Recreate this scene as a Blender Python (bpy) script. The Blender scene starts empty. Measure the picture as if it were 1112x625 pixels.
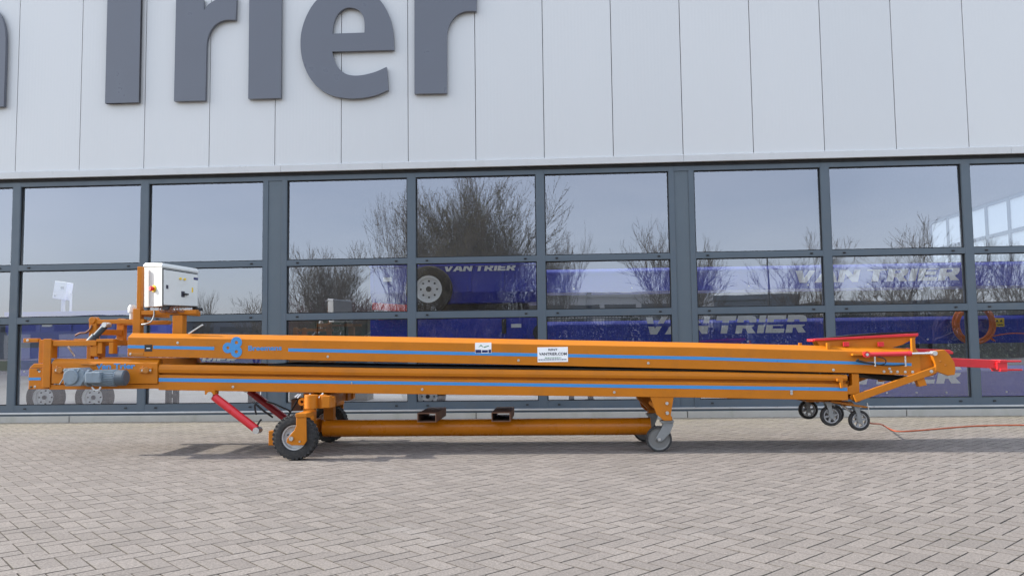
import bpy, bmesh, math, random
from mathutils import Vector, Matrix, Euler
random.seed(7)
SC = bpy.context.scene
COL = SC.collection
PI = math.pi

# ------------------------------------------------------------------ camera
FPX, CAMP = 861.066, Vector((8.146, -11.3936, 1.0746))
CAMR = Euler((1.6402, 0.0127, 0.0572), 'XYZ')
cam = bpy.data.cameras.new('camera')
cam.sensor_width = 36.0
cam.sensor_fit = 'HORIZONTAL'
cam.lens = FPX / 1112.0 * 36.0
cam.clip_start, cam.clip_end = 0.05, 3000
camo = bpy.data.objects.new('camera', cam)
COL.objects.link(camo)
camo.location, camo.rotation_euler = CAMP, CAMR
SC.camera = camo
CM = CAMR.to_matrix()


def at(px, py, Y):
    """the point of the vertical plane y = Y that was measured at (px, py) in the survey photograph"""
    d = CM @ Vector(((px - 556) / FPX, -(py - 312.5) / FPX, -1))
    return CAMP + d * ((Y - CAMP.y) / d.y)


def ground_at(px, py, z=0.0):
    d = CM @ Vector(((px - 556) / FPX, -(py - 312.5) / FPX, -1))
    return CAMP + d * ((z - CAMP.z) / d.z)


def across(px, py, D):
    """a point of the yard behind the camera, D metres in front of the facade, measured from its image in the glass"""
    v = at(px, py, D)
    return Vector((v.x, -D, v.z))


def lin(st, x):
    if x <= st[0][0]: a, b = st[0], st[1]
    else:
        for a, b in zip(st, st[1:]):
            if x <= b[0]: break
    t = (x - a[0]) / (b[0] - a[0])
    return a[1] + (b[1] - a[1]) * t


# ------------------------------------------------------------------ materials
def srgb(r, g, b):
    f = lambda c: c / 12.92 if c <= .04045 else ((c + .055) / 1.055) ** 2.4
    return (f(r / 255), f(g / 255), f(b / 255), 1)


class NT:
    def __init__(s, tree): s.t = tree; s.n = tree.nodes; s.l = tree.links
    def add(s, typ, **kw):
        n = s.n.new(typ)
        for k, v in kw.items():
            if k == 'ins':
                for i, val in v.items(): n.inputs[i].default_value = val
            else: setattr(n, k, v)
        return n
    def link(s, a, b): s.l.new(a, b)
    def noise(s, co, scale, detail=4, rough=.55, stretch=None):
        if stretch:
            m = s.add('ShaderNodeMapping'); m.inputs['Scale'].default_value = stretch
            s.link(co, m.inputs['Vector']); co = m.outputs[0]
        n = s.add('ShaderNodeTexNoise'); n.inputs['Scale'].default_value = scale
        n.inputs['Detail'].default_value = detail; n.inputs['Roughness'].default_value = rough
        s.link(co, n.inputs['Vector']); return n.outputs['Fac']
    def ramp(s, fac, a, b, c0=(0, 0, 0, 1), c1=(1, 1, 1, 1)):
        r = s.add('ShaderNodeValToRGB'); e = r.color_ramp.elements
        e[0].position, e[0].color, e[1].position, e[1].color = a, c0, b, c1
        s.link(fac, r.inputs[0]); return r.outputs[0]
    def mix(s, fac, a, b, mode='MIX'):
        m = s.add('ShaderNodeMix', data_type='RGBA', blend_type=mode)
        for sock, v in ((m.inputs[0], fac), (m.inputs[6], a), (m.inputs[7], b)):
            if hasattr(v, 'is_linked'): s.link(v, sock)
            else: sock.default_value = v
        return m.outputs[2]
    def math(s, op, a, b=0.0):
        m = s.add('ShaderNodeMath', operation=op)
        for sock, v in ((m.inputs[0], a), (m.inputs[1], b)):
            if hasattr(v, 'is_linked'): s.link(v, sock)
            else: sock.default_value = v
        return m.outputs[0]


def new_mat(name):
    m = bpy.data.materials.new(name); m.use_nodes = True
    nt = NT(m.node_tree)
    return m, nt, m.node_tree.nodes['Principled BSDF']


def mul(c, k): return (min(1, c[0] * k), min(1, c[1] * k), min(1, c[2] * k), 1)


def paint(name, col, rough=.4, metal=0.0, var=.18, scale=3.0, bump=.0, bscale=60, dirt=None, dirt_amt=.0, coat=0.0, stretch=None, fine=0.0):
    m, nt, b = new_mat(name)
    tc = nt.add('ShaderNodeTexCoord').outputs['Object']
    n1 = nt.noise(tc, scale, 5, .6, stretch)
    c = nt.mix(n1, mul(col, 1 - var), mul(col, 1 + var))
    if fine:
        n3 = nt.noise(tc, 160, 2, .7)
        c = nt.mix(nt.ramp(n3, .3, .7), c, nt.mix(1.0, c, (1 - fine,) * 3 + (1,), 'MULTIPLY'))
    if dirt is not None:
        n2 = nt.ramp(nt.noise(tc, scale * 2.3, 8, .7), .5, .78)
        c = nt.mix(nt.math('MULTIPLY', n2, dirt_amt), c, dirt)
    nt.link(c, b.inputs['Base Color'])
    r = nt.add('ShaderNodeMapRange', ins={1: .3, 2: .7, 3: max(.03, rough - .08), 4: min(1, rough + .12)})
    nt.link(nt.noise(tc, scale * 4, 4), r.inputs[0]); nt.link(r.outputs[0], b.inputs['Roughness'])
    b.inputs['Metallic'].default_value = metal
    b.inputs['Coat Weight'].default_value = coat
    if 'orange' in name: b.inputs['Specular IOR Level'].default_value = .28
    b.inputs['Coat Roughness'].default_value = .15
    if bump:
        bp = nt.add('ShaderNodeBump', ins={0: bump, 1: .01}); nt.link(nt.noise(tc, bscale, 4), bp.inputs['Height'])
        nt.link(bp.outputs[0], b.inputs['Normal'])
    return m


M = {}
DUST = (.30, .26, .21, 1)
M['orange'] = paint('orange_paint', (.53, .172, .007, 1), .45, var=.13, scale=2.4, dirt=(.30, .115, .02, 1), dirt_amt=.45, bump=.03, bscale=18, fine=.10)
M['orange_gloss'] = paint('glossy_orange_tube_paint', (.55, .17, .006, 1), .30, var=.14, scale=2.5, dirt=(.32, .12, .02, 1), dirt_amt=.3, coat=.3)
M['orange_worn'] = paint('worn_orange_paint', (.42, .16, .025, 1), .5, var=.2, scale=4, dirt=(.12, .055, .03, 1), dirt_amt=.75)
M['blue_tape'] = paint('blue_stripe_film', (.05, .255, .56, 1), .35, var=.05)
M['red'] = paint('red_paint', (.62, .022, .03, 1), .33, var=.12, coat=.2, dirt=(.25, .03, .03, 1), dirt_amt=.3)
M['dark_red'] = paint('dark_and_shaded_red', (.30, .012, .02, 1), .4, var=.15)
M['motor_grey'] = paint('blue_grey_motor_paint', (.20, .25, .29, 1), .45, var=.2, scale=9, dirt=(.10, .09, .08, 1), dirt_amt=.5)
M['motor_dark'] = paint('dark_fan_cover', (.07, .09, .11, 1), .5, var=.2)
M['slate'] = paint('slate_blue_damper', (.035, .06, .08, 1), .5)
M['rubber'] = paint('tyre_rubber', (.028, .028, .028, 1), .8, var=.25, scale=14, dirt=(.16, .145, .125, 1), dirt_amt=.45, bump=.2, bscale=90)
M['belt'] = paint('belt_rubber', (.011, .011, .011, 1), .9, var=.2)
M['black'] = paint('black_plastic', (.015, .015, .016, 1), .5)
M['zinc'] = paint('zinc_plated_steel', (.62, .62, .60, 1), .33, metal=.85, var=.15, scale=20)
M['chrome'] = paint('chrome_rod', (.8, .8, .8, 1), .12, metal=1)
M['rim_grey'] = paint('silver_rim', (.55, .56, .56, 1), .4, metal=.3, var=.15, scale=12, dirt=DUST, dirt_amt=.5)
M['caster_grey'] = paint('grey_caster_core', (.16, .16, .152, 1), .5, var=.2, scale=10, dirt=(.16, .14, .11, 1), dirt_amt=.6)
M['fork_grey'] = paint('galvanised_fork', (.24, .25, .25, 1), .45, metal=.35, var=.2, scale=18)
M['spoke_grey'] = paint('grey_spoked_hub', (.33, .33, .33, 1), .45, var=.15)
M['cab_grey'] = paint('light_grey_enclosure', (.60, .62, .60, 1), .4, var=.05, scale=3, dirt=(.42, .42, .39, 1), dirt_amt=.35)
M['yellow'] = paint('yellow_label', (.75, .52, .02, 1), .45, var=.05)
M['white'] = paint('white_film', (.88, .885, .875, 1), .45, var=.03)
M['navy'] = paint('navy_print', (.015, .02, .10, 1), .5)
M['ink'] = paint('dark_ink', (.03, .03, .05, 1), .5)
M['green_ink'] = paint('green_ink', (.05, .22, .08, 1), .5)
M['cable'] = paint('orange_cable', (.42, .085, .03, 1), .5, var=.15)
M['hose'] = paint('orange_hose', (.62, .15, .03, 1), .5, var=.2)
M['copper'] = paint('brown_wires', (.16, .06, .03, 1), .5)
M['box_steel'] = paint('brown_rusty_steel', (.16, .075, .04, 1), .7, var=.35, scale=9)
M['frame'] = paint('grey_window_frame', (.078, .104, .128, 1), .42, var=.08, scale=1.5, dirt=(.12, .13, .135, 1), dirt_amt=.4)
M['frame_panel'] = paint('grey_frame_panel', (.088, .114, .134, 1), .42, var=.06)
M['gasket'] = paint('black_gasket', (.008, .008, .009, 1), .7)
M['alu'] = paint('aluminium_sill', (.62, .64, .65, 1), .35, metal=.6, var=.08)
M['flash'] = paint('pale_metal_flashing', (.55, .56, .56, 1), .35, var=.05, scale=1.2, stretch=(1, 1, 4), dirt=(.42, .42, .40, 1), dirt_amt=.4)
M['letter'] = paint('grey_sign_letter', (.098, .107, .130, 1), .33, var=.06, scale=.7, coat=.2)
M['blue'] = paint('blue_machine_paint', (.014, .030, .40, 1), .4, var=.15, scale=2, coat=.1)
M['blue_sky_lit'] = paint('sky_lit_blue_machine_paint', (.024, .055, .48, 1), .4, var=.12, scale=2, coat=.1)  # lighter copy of the blue, mirrored sky put into the colour
M['dark_steel'] = paint('dark_steel', (.03, .03, .032, 1), .5)
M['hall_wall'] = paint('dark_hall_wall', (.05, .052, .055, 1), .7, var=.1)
M['hall_roof'] = paint('hall_roof_sheet', (.22, .22, .22, 1), .7)
M['hall_floor'] = paint('grey_concrete_floor', (.42, .41, .39, 1), .55, var=.2, scale=1.4)
M['olive'] = paint('olive_grey_board', (.10, .11, .085, 1), .6)
M['bark'] = paint('grey_brown_bark', (.09, .075, .06, 1), .9, var=.3, scale=6)
M['twig'] = paint('brown_twigs', (.15, .125, .095, 1), .9, var=.35, scale=3)
M['twig_red'] = paint('reddish_twigs', (.13, .045, .045, 1), .9, var=.3, scale=3)
M['bud'] = paint('olive_spring_buds', (.17, .155, .06, 1), .9, var=.35, scale=3)
M['fence'] = paint('dark_green_fence_steel', (.02, .03, .028, 1), .5)
M['far_white'] = paint('white_wall_sheet', (.55, .55, .54, 1), .6, var=.06)
M['far_grey'] = paint('grey_wall_sheet', (.20, .22, .25, 1), .6, var=.06)
M['far_roof'] = paint('dark_roof_edge', (.08, .09, .10, 1), .6)
M['far_green'] = paint('green_grey_roof', (.14, .17, .14, 1), .6)
M['leaf'] = paint('evergreen_leaves', (.035, .06, .025, 1), .8, var=.4, scale=5)


def cladding_mat():
    m, nt, b = new_mat('pale_sandwich_panel')
    tc = nt.add('ShaderNodeTexCoord').outputs['Object']
    n1 = nt.noise(tc, .5, 5, .6, (1, 1, .35))
    c = nt.mix(n1, (.54, .548, .542, 1), (.59, .597, .59, 1))
    sp = nt.add('ShaderNodeSeparateXYZ'); nt.link(tc, sp.inputs[0])
    wn = nt.add('ShaderNodeTexWhiteNoise', noise_dimensions='1D'); nt.link(nt.math('FLOOR', sp.outputs[0]), wn.inputs['W'])
    c = nt.mix(wn.outputs[0], nt.mix(1.0, c, (.955, .96, .965, 1), 'MULTIPLY'), c)
    streak = nt.ramp(nt.noise(tc, 7, 6, .65, (1, 1, .05)), .52, .8)
    c = nt.mix(nt.math('MULTIPLY', streak, .34), c, (.55, .57, .57, 1))
    nt.link(c, b.inputs['Base Color'])
    b.inputs['Roughness'].default_value = .36; b.inputs['Specular IOR Level'].default_value = .75
    sx = nt.add('ShaderNodeSeparateXYZ'); nt.link(tc, sx.inputs[0])
    w = nt.math('SINE', nt.math('MULTIPLY', sx.outputs[0], 2 * PI / .05))
    big = nt.noise(tc, 1.3, 3)
    h = nt.math('ADD', nt.math('MULTIPLY', w, .0006), nt.math('MULTIPLY', big, .012))
    bp = nt.add('ShaderNodeBump', ins={0: .35, 1: 1.0}); nt.link(h, bp.inputs['Height']); nt.link(bp.outputs[0], b.inputs['Normal'])
    return m


def paver_mat():
    m, nt, b = new_mat('grey_concrete_pavers')
    tc = nt.add('ShaderNodeTexCoord').outputs['Object']
    rnd = nt.add('ShaderNodeAttribute', attribute_name='tint').outputs['Fac']
    base = nt.mix(rnd, (.198, .176, .157, 1), (.248, .221, .197, 1))
    agg = nt.noise(tc, 75, 5, .85)
    c = nt.mix(nt.ramp(agg, .33, .68), nt.mix(1.0, base, (.48, .47, .46, 1), 'MULTIPLY'), nt.mix(1.0, base, (1.40, 1.39, 1.38, 1), 'MULTIPLY'))
    vor = nt.add('ShaderNodeTexVoronoi'); vor.inputs['Scale'].default_value = 42; nt.link(tc, vor.inputs['Vector'])
    speck = nt.ramp(vor.outputs['Distance'], .05, .13, (1, 1, 1, 1), (0, 0, 0, 1))
    spn = nt.ramp(nt.noise(tc, 9, 2), .46, .62)
    c = nt.mix(nt.math('MULTIPLY', nt.math('MULTIPLY', speck, spn), .9), c, (.66, .63, .58, 1))
    big = nt.ramp(nt.noise(tc, .55, 6, .62), .38, .68)
    c = nt.mix(nt.math('MULTIPLY', big, .35), c, nt.mix(1.0, c, (.78, .77, .75, 1), 'MULTIPLY'))
    pale = nt.ramp(nt.noise(tc, 1.7, 5, .6), .60, .76)
    c = nt.mix(nt.math('MULTIPLY', pale, .25), c, (.36, .34, .32, 1))
    # sandy, mossy dust lies between the machine and the plinth and fills the joints there
    sx = nt.add('ShaderNodeSeparateXYZ'); nt.link(tc, sx.inputs[0])
    edge = nt.add('ShaderNodeMapRange', ins={1: -2.6, 2: -.1, 3: 0, 4: 1}); nt.link(sx.outputs[1], edge.inputs[0])
    e2 = nt.math('MULTIPLY', edge.outputs[0], nt.ramp(nt.noise(tc, 2.2, 8, .7), .2, .65))
    c = nt.mix(nt.math('MULTIPLY', e2, .85), c, (.225, .198, .135, 1))
    oil = nt.ramp(nt.noise(tc, .8, 7, .7, (1, 2.2, 1)), .60, .74)
    c = nt.mix(nt.math('MULTIPLY', oil, .35), c, (.15, .14, .13, 1))
    band = nt.ramp(nt.noise(tc, 1.0, 5, .6, (.12, 2.6, 1)), .56, .70)
    c = nt.mix(nt.math('MULTIPLY', band, .28), c, (.14, .13, .12, 1))
    nt.link(c, b.inputs['Base Color']); b.inputs['Roughness'].default_value = .86
    bp = nt.add('ShaderNodeBump', ins={0: .55, 1: .006}); nt.link(agg, bp.inputs['Height']); nt.link(bp.outputs[0], b.inputs['Normal'])
    return m


def joint_mat():
    m, nt, b = new_mat('sandy_joint_filling')
    tc = nt.add('ShaderNodeTexCoord').outputs['Object']
    c = nt.mix(nt.noise(tc, 40, 5, .7), (.058, .050, .041, 1), (.11, .095, .077, 1))
    moss = nt.ramp(nt.noise(tc, 1.1, 6, .65), .55, .75)
    c = nt.mix(nt.math('MULTIPLY', moss, .5), c, (.10, .10, .055, 1))
    nt.link(c, b.inputs['Base Color']); b.inputs['Roughness'].default_value = .95
    return m


def concrete_mat():
    m, nt, b = new_mat('pale_concrete_plinth')
    tc = nt.add('ShaderNodeTexCoord').outputs['Object']
    c = nt.mix(nt.noise(tc, 3, 6, .65), (.36, .345, .30, 1), (.50, .485, .44, 1))
    st = nt.ramp(nt.noise(tc, 2.2, 7, .7, (1, 1, .3)), .52, .72)
    c = nt.mix(nt.math('MULTIPLY', st, .5), c, (.27, .27, .19, 1))
    nt.link(c, b.inputs['Base Color']); b.inputs['Roughness'].default_value = .85
    bp = nt.add('ShaderNodeBump', ins={0: .3, 1: .01}); nt.link(nt.noise(tc, 60, 4), bp.inputs['Height']); nt.link(bp.outputs[0], b.inputs['Normal'])
    return m


def glass_mats():
    m, nt, b = new_mat('coated_glazing')
    nt.n.remove(b)
    out = nt.n['Material Output']
    tr = nt.add('ShaderNodeBsdfTransparent'); tr.inputs[0].default_value = (.985, .99, .985, 1)
    gl = nt.add('ShaderNodeBsdfGlossy'); gl.inputs['Color'].default_value = (.86, .895, 1, 1); gl.inputs['Roughness'].default_value = 0
    tc = nt.add('ShaderNodeTexCoord').outputs['Object']
    bp = nt.add('ShaderNodeBump', ins={0: 1.0, 1: 1.0})
    nt.link(nt.math('MULTIPLY', nt.noise(tc, .9, 2, .4), .0011), bp.inputs['Height'])
    nt.link(bp.outputs[0], gl.inputs['Normal'])
    fr = nt.add('ShaderNodeFresnel', ins={0: 1.5})
    fac = nt.math('ADD', nt.math('MULTIPLY', fr.outputs[0], 1.0), GLASS_R)
    mx = nt.add('ShaderNodeMixShader')
    nt.link(fac, mx.inputs[0]); nt.link(tr.outputs[0], mx.inputs[1]); nt.link(gl.outputs[0], mx.inputs[2])
    nt.link(mx.outputs[0], out.inputs[0])
    m2, nt2, b2 = new_mat('clear_glazing_edge')
    nt2.n.remove(b2)
    t2 = nt2.add('ShaderNodeBsdfTransparent'); nt2.link(t2.outputs[0], nt2.n['Material Output'].inputs[0])
    return m, m2


GLASS_R = .20
SKY_SAT, SKY_STR, SUN_STR, EXPO = .70, .15, 2.3, 1.56
M['cladding'] = cladding_mat(); M['paver'] = paver_mat(); M['joint'] = joint_mat(); M['concrete'] = concrete_mat()
M['glass'], M['glass_back'] = glass_mats()

# ------------------------------------------------------------------ mesh building
ROOT = {}


class MB:
    def __init__(s): s.bm = bmesh.new()
    def face(s, vs, mi=0):
        try: f = s.bm.faces.new(vs)
        except ValueError: return None
        f.material_index = mi; return f
    def solid(s, rings, cap=True):
        """loft closed rings of points"""
        R = [[s.bm.verts.new(p) for p in r] for r in rings]
        n = len(R[0])
        for a, b in zip(R, R[1:]):
            for i in range(n): s.face((a[i], a[(i + 1) % n], b[(i + 1) % n], b[i]))
        if cap: s.face(R[0][::-1]); s.face(R[-1])
        return s
    def box(s, x0, x1, y0, y1, z0, z1):
        a = [(x0, y0, z0), (x1, y0, z0), (x1, y0, z1), (x0, y0, z1)]
        return s.solid([a, [(x, y1, z) for x, y, z in a]])
    def prism(s, xz, y0, y1):
        return s.solid([[(x, y0, z) for x, z in xz], [(x, y1, z) for x, z in xz]])
    def pbox(s, px0, px1, py0, py1, y0, y1):
        a, b = at(px0, py1, y0), at(px1, py0, y0)
        return s.box(a.x, b.x, y0, y1, a.z, b.z)
    def pprism(s, pts, y0, y1):
        v = [at(x, y, y0) for x, y in pts]
        return s.prism([(p.x, p.z) for p in v], y0, y1)
    def bar(s, p0, p1, w, h, up=(0, 0, 1)):
        p0, p1 = Vector(p0), Vector(p1); d = (p1 - p0).normalized()
        u = d.cross(Vector(up))
        if u.length < 1e-4: u = d.cross(Vector((0, 1, 0)))
        u.normalize(); v = u.cross(d)
        q = [(-1, -1), (1, -1), (1, 1), (-1, 1)]
        return s.solid([[p + u * (a * w / 2) + v * (b * h / 2) for a, b in q] for p in (p0, p1)])
    def tube(s, pts, r, n=12, cap=True):
        pts = [Vector(p) for p in pts]
        rr = r if isinstance(r, (list, tuple)) else [r] * len(pts)
        rings = []; u = None
        for i, p in enumerate(pts):
            d = (pts[min(i + 1, len(pts) - 1)] - pts[max(i - 1, 0)]).normalized()
            if u is None:
                u = d.orthogonal().normalized()
            else:
                u = (u - d * u.dot(d)).normalized()
            v = d.cross(u)
            rings.append([p + (u * math.cos(2 * PI * k / n) + v * math.sin(2 * PI * k / n)) * rr[i] for k in range(n)])
        return s.solid(rings, cap)
    def lathe(s, c, axis, prof, n=32, close=False):
        """prof: (radius, offset along axis)"""
        c = Vector(c); a = Vector(axis).normalized(); u = a.orthogonal().normalized(); v = a.cross(u)
        rings = [[s.bm.verts.new(c + a * h + (u * math.cos(2 * PI * k / n) + v * math.sin(2 * PI * k / n)) * r) for r, h in prof] for k in range(n)]
        m = len(prof)
        for k in range(n):
            A, B = rings[k], rings[(k + 1) % n]
            for i in range(m if close else m - 1): s.face((A[i], A[(i + 1) % m], B[(i + 1) % m], B[i]))
        return s
    def disc(s, c, axis, r, t, n=20):
        c = Vector(c); a = Vector(axis).normalized()
        return s.tube([c - a * t / 2, c + a * t / 2], r, n)
    def arc_tube(s, c, u, v, R, r, a0, a1, k=24, n=8):
        c, u, v = Vector(c), Vector(u), Vector(v)
        return s.tube([c + u * (R * math.cos(a0 + (a1 - a0) * i / k)) + v * (R * math.sin(a0 + (a1 - a0) * i / k)) for i in range(k + 1)], r, n)
    def build(s, name, mat, parent=None, bevel=0.0, smooth=False, mats=None, sharp=35):
        bm = s.bm
        bmesh.ops.recalc_face_normals(bm, faces=bm.faces)
        org = ROOT.get(parent.name, Vector()) if parent else Vector()
        if org.length: bmesh.ops.translate(bm, verts=bm.verts, vec=-org)
        me = bpy.data.meshes.new(name); bm.to_mesh(me); bm.free()
        for mm in (mats or [mat]): me.materials.append(mm)
        if smooth:
            me.polygons.foreach_set('use_smooth', [True] * len(me.polygons)); me.set_sharp_from_angle(angle=math.radians(sharp))
        o = bpy.data.objects.new(name, me); COL.objects.link(o)
        if parent: o.parent = parent; ROOT[o.name] = org
        if bevel:
            md = o.modifiers.new('bevel', 'BEVEL'); md.width = bevel; md.segments = 2; md.limit_method = 'ANGLE'; md.angle_limit = math.radians(40)
        return o


def tag(o, label=None, cat=None, group=None, kind=None):
    if label: o['label'] = label
    if cat: o['category'] = cat
    if group: o['group'] = group
    if kind: o['kind'] = kind
    return o


def thing(name, label, cat, loc=(0, 0, 0), group=None):
    o = bpy.data.objects.new(name, None); COL.objects.link(o); o.location = loc; o.empty_display_size = .2
    ROOT[o.name] = Vector(loc)
    return tag(o, label, cat, group)


def poly_solid(contours, y0, y1, name='shape'):
    """filled outline (x, z contours, holes allowed) as a mesh standing between y0 (front) and y1"""
    cu = bpy.data.curves.new('outline', 'CURVE'); cu.dimensions = '2D'; cu.fill_mode = 'BOTH'; cu.extrude = abs(y1 - y0) / 2
    for c in contours:
        sp = cu.splines.new('POLY'); sp.points.add(len(c) - 1); sp.use_cyclic_u = True
        for p, (x, z) in zip(sp.points, c): p.co = (x, z, 0, 1)
    o = bpy.data.objects.new('outline', cu)
    me = bpy.data.meshes.new_from_object(o)
    bpy.data.objects.remove(o); bpy.data.curves.remove(cu)
    bm = bmesh.new(); bm.from_mesh(me); bpy.data.meshes.remove(me)
    ym = (y0 + y1) / 2
    for v in bm.verts: v.co = Vector((v.co.x, ym - v.co.z, v.co.y))
    mb = MB(); mb.bm.free(); mb.bm = bm
    return mb


def font_solid(txt, x0, x1, z0, z1, y0, y1, bold=0.0, slant=0.0):
    """text in the built-in typeface stretched to the rectangle x0..x1, z0..z1"""
    cu = bpy.data.curves.new('words', 'FONT'); cu.body = txt; cu.size = 1; cu.offset = bold; cu.extrude = .01; cu.shear = slant; cu.resolution_u = 3
    o = bpy.data.objects.new('words', cu)
    me = bpy.data.meshes.new_from_object(o)
    bpy.data.objects.remove(o); bpy.data.curves.remove(cu)
    bm = bmesh.new(); bm.from_mesh(me); bpy.data.meshes.remove(me)
    xs = [v.co.x for v in bm.verts]; ys = [v.co.y for v in bm.verts]
    xa, xb, ya, yb = min(xs), max(xs), min(ys), max(ys)
    for v in bm.verts:
        v.co = Vector((x0 + (v.co.x - xa) / (xb - xa) * (x1 - x0), y0 if v.co.z > 0 else y1, z0 + (v.co.y - ya) / (yb - ya) * (z1 - z0)))
    mb = MB(); mb.bm.free(); mb.bm = bm
    return mb


def crom(pts, k=6):
    out = []
    for i in range(len(pts) - 1):
        p0, p1, p2, p3 = pts[max(i - 1, 0)], pts[i], pts[i + 1], pts[min(i + 2, len(pts) - 1)]
        for j in range(k):
            t = j / k
            out.append(tuple(.5 * (2 * b + (c - a) * t + (2 * a - 5 * b + 4 * c - d) * t * t + (3 * b - a - 3 * c + d) * t ** 3) for a, b, c, d in zip(p0, p1, p2, p3)))
    out.append(pts[-1]); return out


def path(*items):
    out = []
    for it in items:
        if isinstance(it, list): out += crom(it)
        else: out.append(it)
    return out


# heavy slanted capitals used on the blue machines
CAPS = {
    'V': (1.22, [[(0, 1), (.36, 1), (.62, .32), (.88, 1), (1.22, 1), (.80, 0), (.42, 0)]]),
    'A': (1.24, [[(0, 0), (.44, 1), (.80, 1), (1.24, 0), (.86, 0), (.78, .2), (.44, .2), (.36, 0)], [(.52, .42), (.70, .42), (.61, .70)]]),
    'N': (1.10, [[(0, 0), (0, 1), (.32, 1), (.78, .45), (.78, 1), (1.1, 1), (1.1, 0), (.8, 0), (.32, .57), (.32, 0)]]),
    'T': (1.08, [[(.36, 0), (.36, .74), (0, .74), (0, 1), (1.08, 1), (1.08, .74), (.72, .74), (.72, 0)]]),
    'R': (1.10, [[(0, 0), (0, 1), (.70, 1)] + crom([(.82, .98), (.98, .9), (1.06, .66), (.98, .42), (.84, .33)]) + [(1.12, 0), (.70, 0), (.52, .28), (.36, .28), (.36, 0)],
                 [(.36, .54), (.36, .75), (.62, .75), (.69, .645), (.62, .54)]]),
    'I': (.36, [[(0, 0), (0, 1), (.36, 1), (.36, 0)]]),
    'E': (1.02, [[(0, 0), (0, 1), (1.0, 1), (1.0, .76), (.36, .76), (.36, .62), (.92, .62), (.92, .40), (.36, .40), (.36, .24), (1.02, .24), (1.02, 0)]]),
    'K': (1.15, [[(0, 0), (0, 1), (.36, 1), (.36, .63), (.72, 1), (1.15, 1), (.70, .55), (1.2, 0), (.76, 0), (.44, .37), (.36, .30), (.36, 0)]]),
}


def caps_contours(txt, x0, x1, z0, z1):
    x = 0; cs = []
    for ch in txt:
        if ch == ' ': x += .28; continue
        w, con = CAPS[ch]
        for c in con: cs.append([(x + a + .2 * b, b) for a, b in c])
        x += w + (.02 if ch in 'VA' else .1)
    W = max(p[0] for c in cs for p in c)
    return [[(x0 + a / W * (x1 - x0), z0 + b * (z1 - z0)) for a, b in c] for c in cs]

# ------------------------------------------------------------------ ground
def make_ground():
    m = paint('distant_yard_paving', (.285, .265, .25, 1), .9, var=.12, scale=.35, dirt=(.22, .21, .19, 1), dirt_amt=.5)
    mb = MB(); v = [mb.bm.verts.new(p) for p in ((-900, -900, -.03), (900, -900, -.03), (900, 900, -.03), (-900, 900, -.03))]; mb.face(v)
    tag(mb.build('ground', m), kind='structure')
    mg = paint('spring_grass', (.06, .075, .028, 1), .95, var=.35, scale=1.5)
    mb = MB(); v = [mb.bm.verts.new(p) for p in ((-120, -70, -.02), (130, -70, -.02), (130, -30.6, -.02), (-120, -30.6, -.02))]; mb.face(v)
    tag(mb.build('grass_verge', mg), kind='structure')


def make_paving():
    rng = random.Random(3)
    w, g, bv = .1, .0022, .0020
    X0, X1, Y0, Y1 = -9.0, 25.0, -14.5, -.035
    V, F, T, MI = [], [], [], []
    r2 = math.sqrt(.5)
    n0 = int((X0 - 16) / w / 1.2) - 10; n1 = int((X1 + 16) / w / 1.2) + 10
    for a in range(-300, 300):
        for b in range(-300, 300):
            d = (a - b) % 4
            if d == 0: cu, cv, hu, hv = a + 1, b + .5, 1, .5
            elif d == 3: cu, cv, hu, hv = a + .5, b + 1, .5, 1
            else: continue
            u, v = cu * w, cv * w
            X, Y = (u + v) * r2 + 8, (v - u) * r2 - 6
            if not (X0 < X < X1 and Y0 < Y < Y1 - .04): continue
            hu_, hv_ = hu * w - g, hv * w - g
            z0 = rng.uniform(-.0016, 0); sx, sy = rng.uniform(-.007, .007), rng.uniform(-.007, .007)
            jx, jy = rng.uniform(-.0008, .0008), rng.uniform(-.0008, .0008)
            base = len(V)
            for k, (ins, dz) in enumerate(((0, -.014), (0, -bv), (bv, 0))):
                for su, sv in ((-1, -1), (1, -1), (1, 1), (-1, 1)):
                    uu, vv = su * (hu_ - ins), sv * (hv_ - ins)
                    V.append((X + (uu + vv) * r2 + jx, Y + (vv - uu) * r2 + jy, z0 + dz + sx * uu + sy * vv))
            t = rng.random()
            F.append((base + 8, base + 9, base + 10, base + 11)); T.append(t); MI.append(0)
            for k in (0, 4):
                for i in range(4):
                    j = (i + 1) % 4
                    F.append((base + k + i, base + k + j, base + k + 4 + j, base + k + 4 + i)); T.append(t); MI.append(1)
    b = len(V)
    V += [(X0 - .1, Y0 - .1, -.009), (X1 + .1, Y0 - .1, -.009), (X1 + .1, Y1, -.009), (X0 - .1, Y1, -.009)]
    F.append((b, b + 1, b + 2, b + 3)); T.append(0); MI.append(1)
    me = bpy.data.meshes.new('paving'); me.from_pydata(V, [], F)
    me.materials.append(M['paver']); me.materials.append(M['joint'])
    me.polygons.foreach_set('material_index', MI)
    at_ = me.attributes.new('tint', 'FLOAT', 'FACE'); at_.data.foreach_set('value', T)
    me.update()
    o = bpy.data.objects.new('paving', me); COL.objects.link(o); tag(o, kind='structure')


make_ground(); make_paving()

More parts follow.
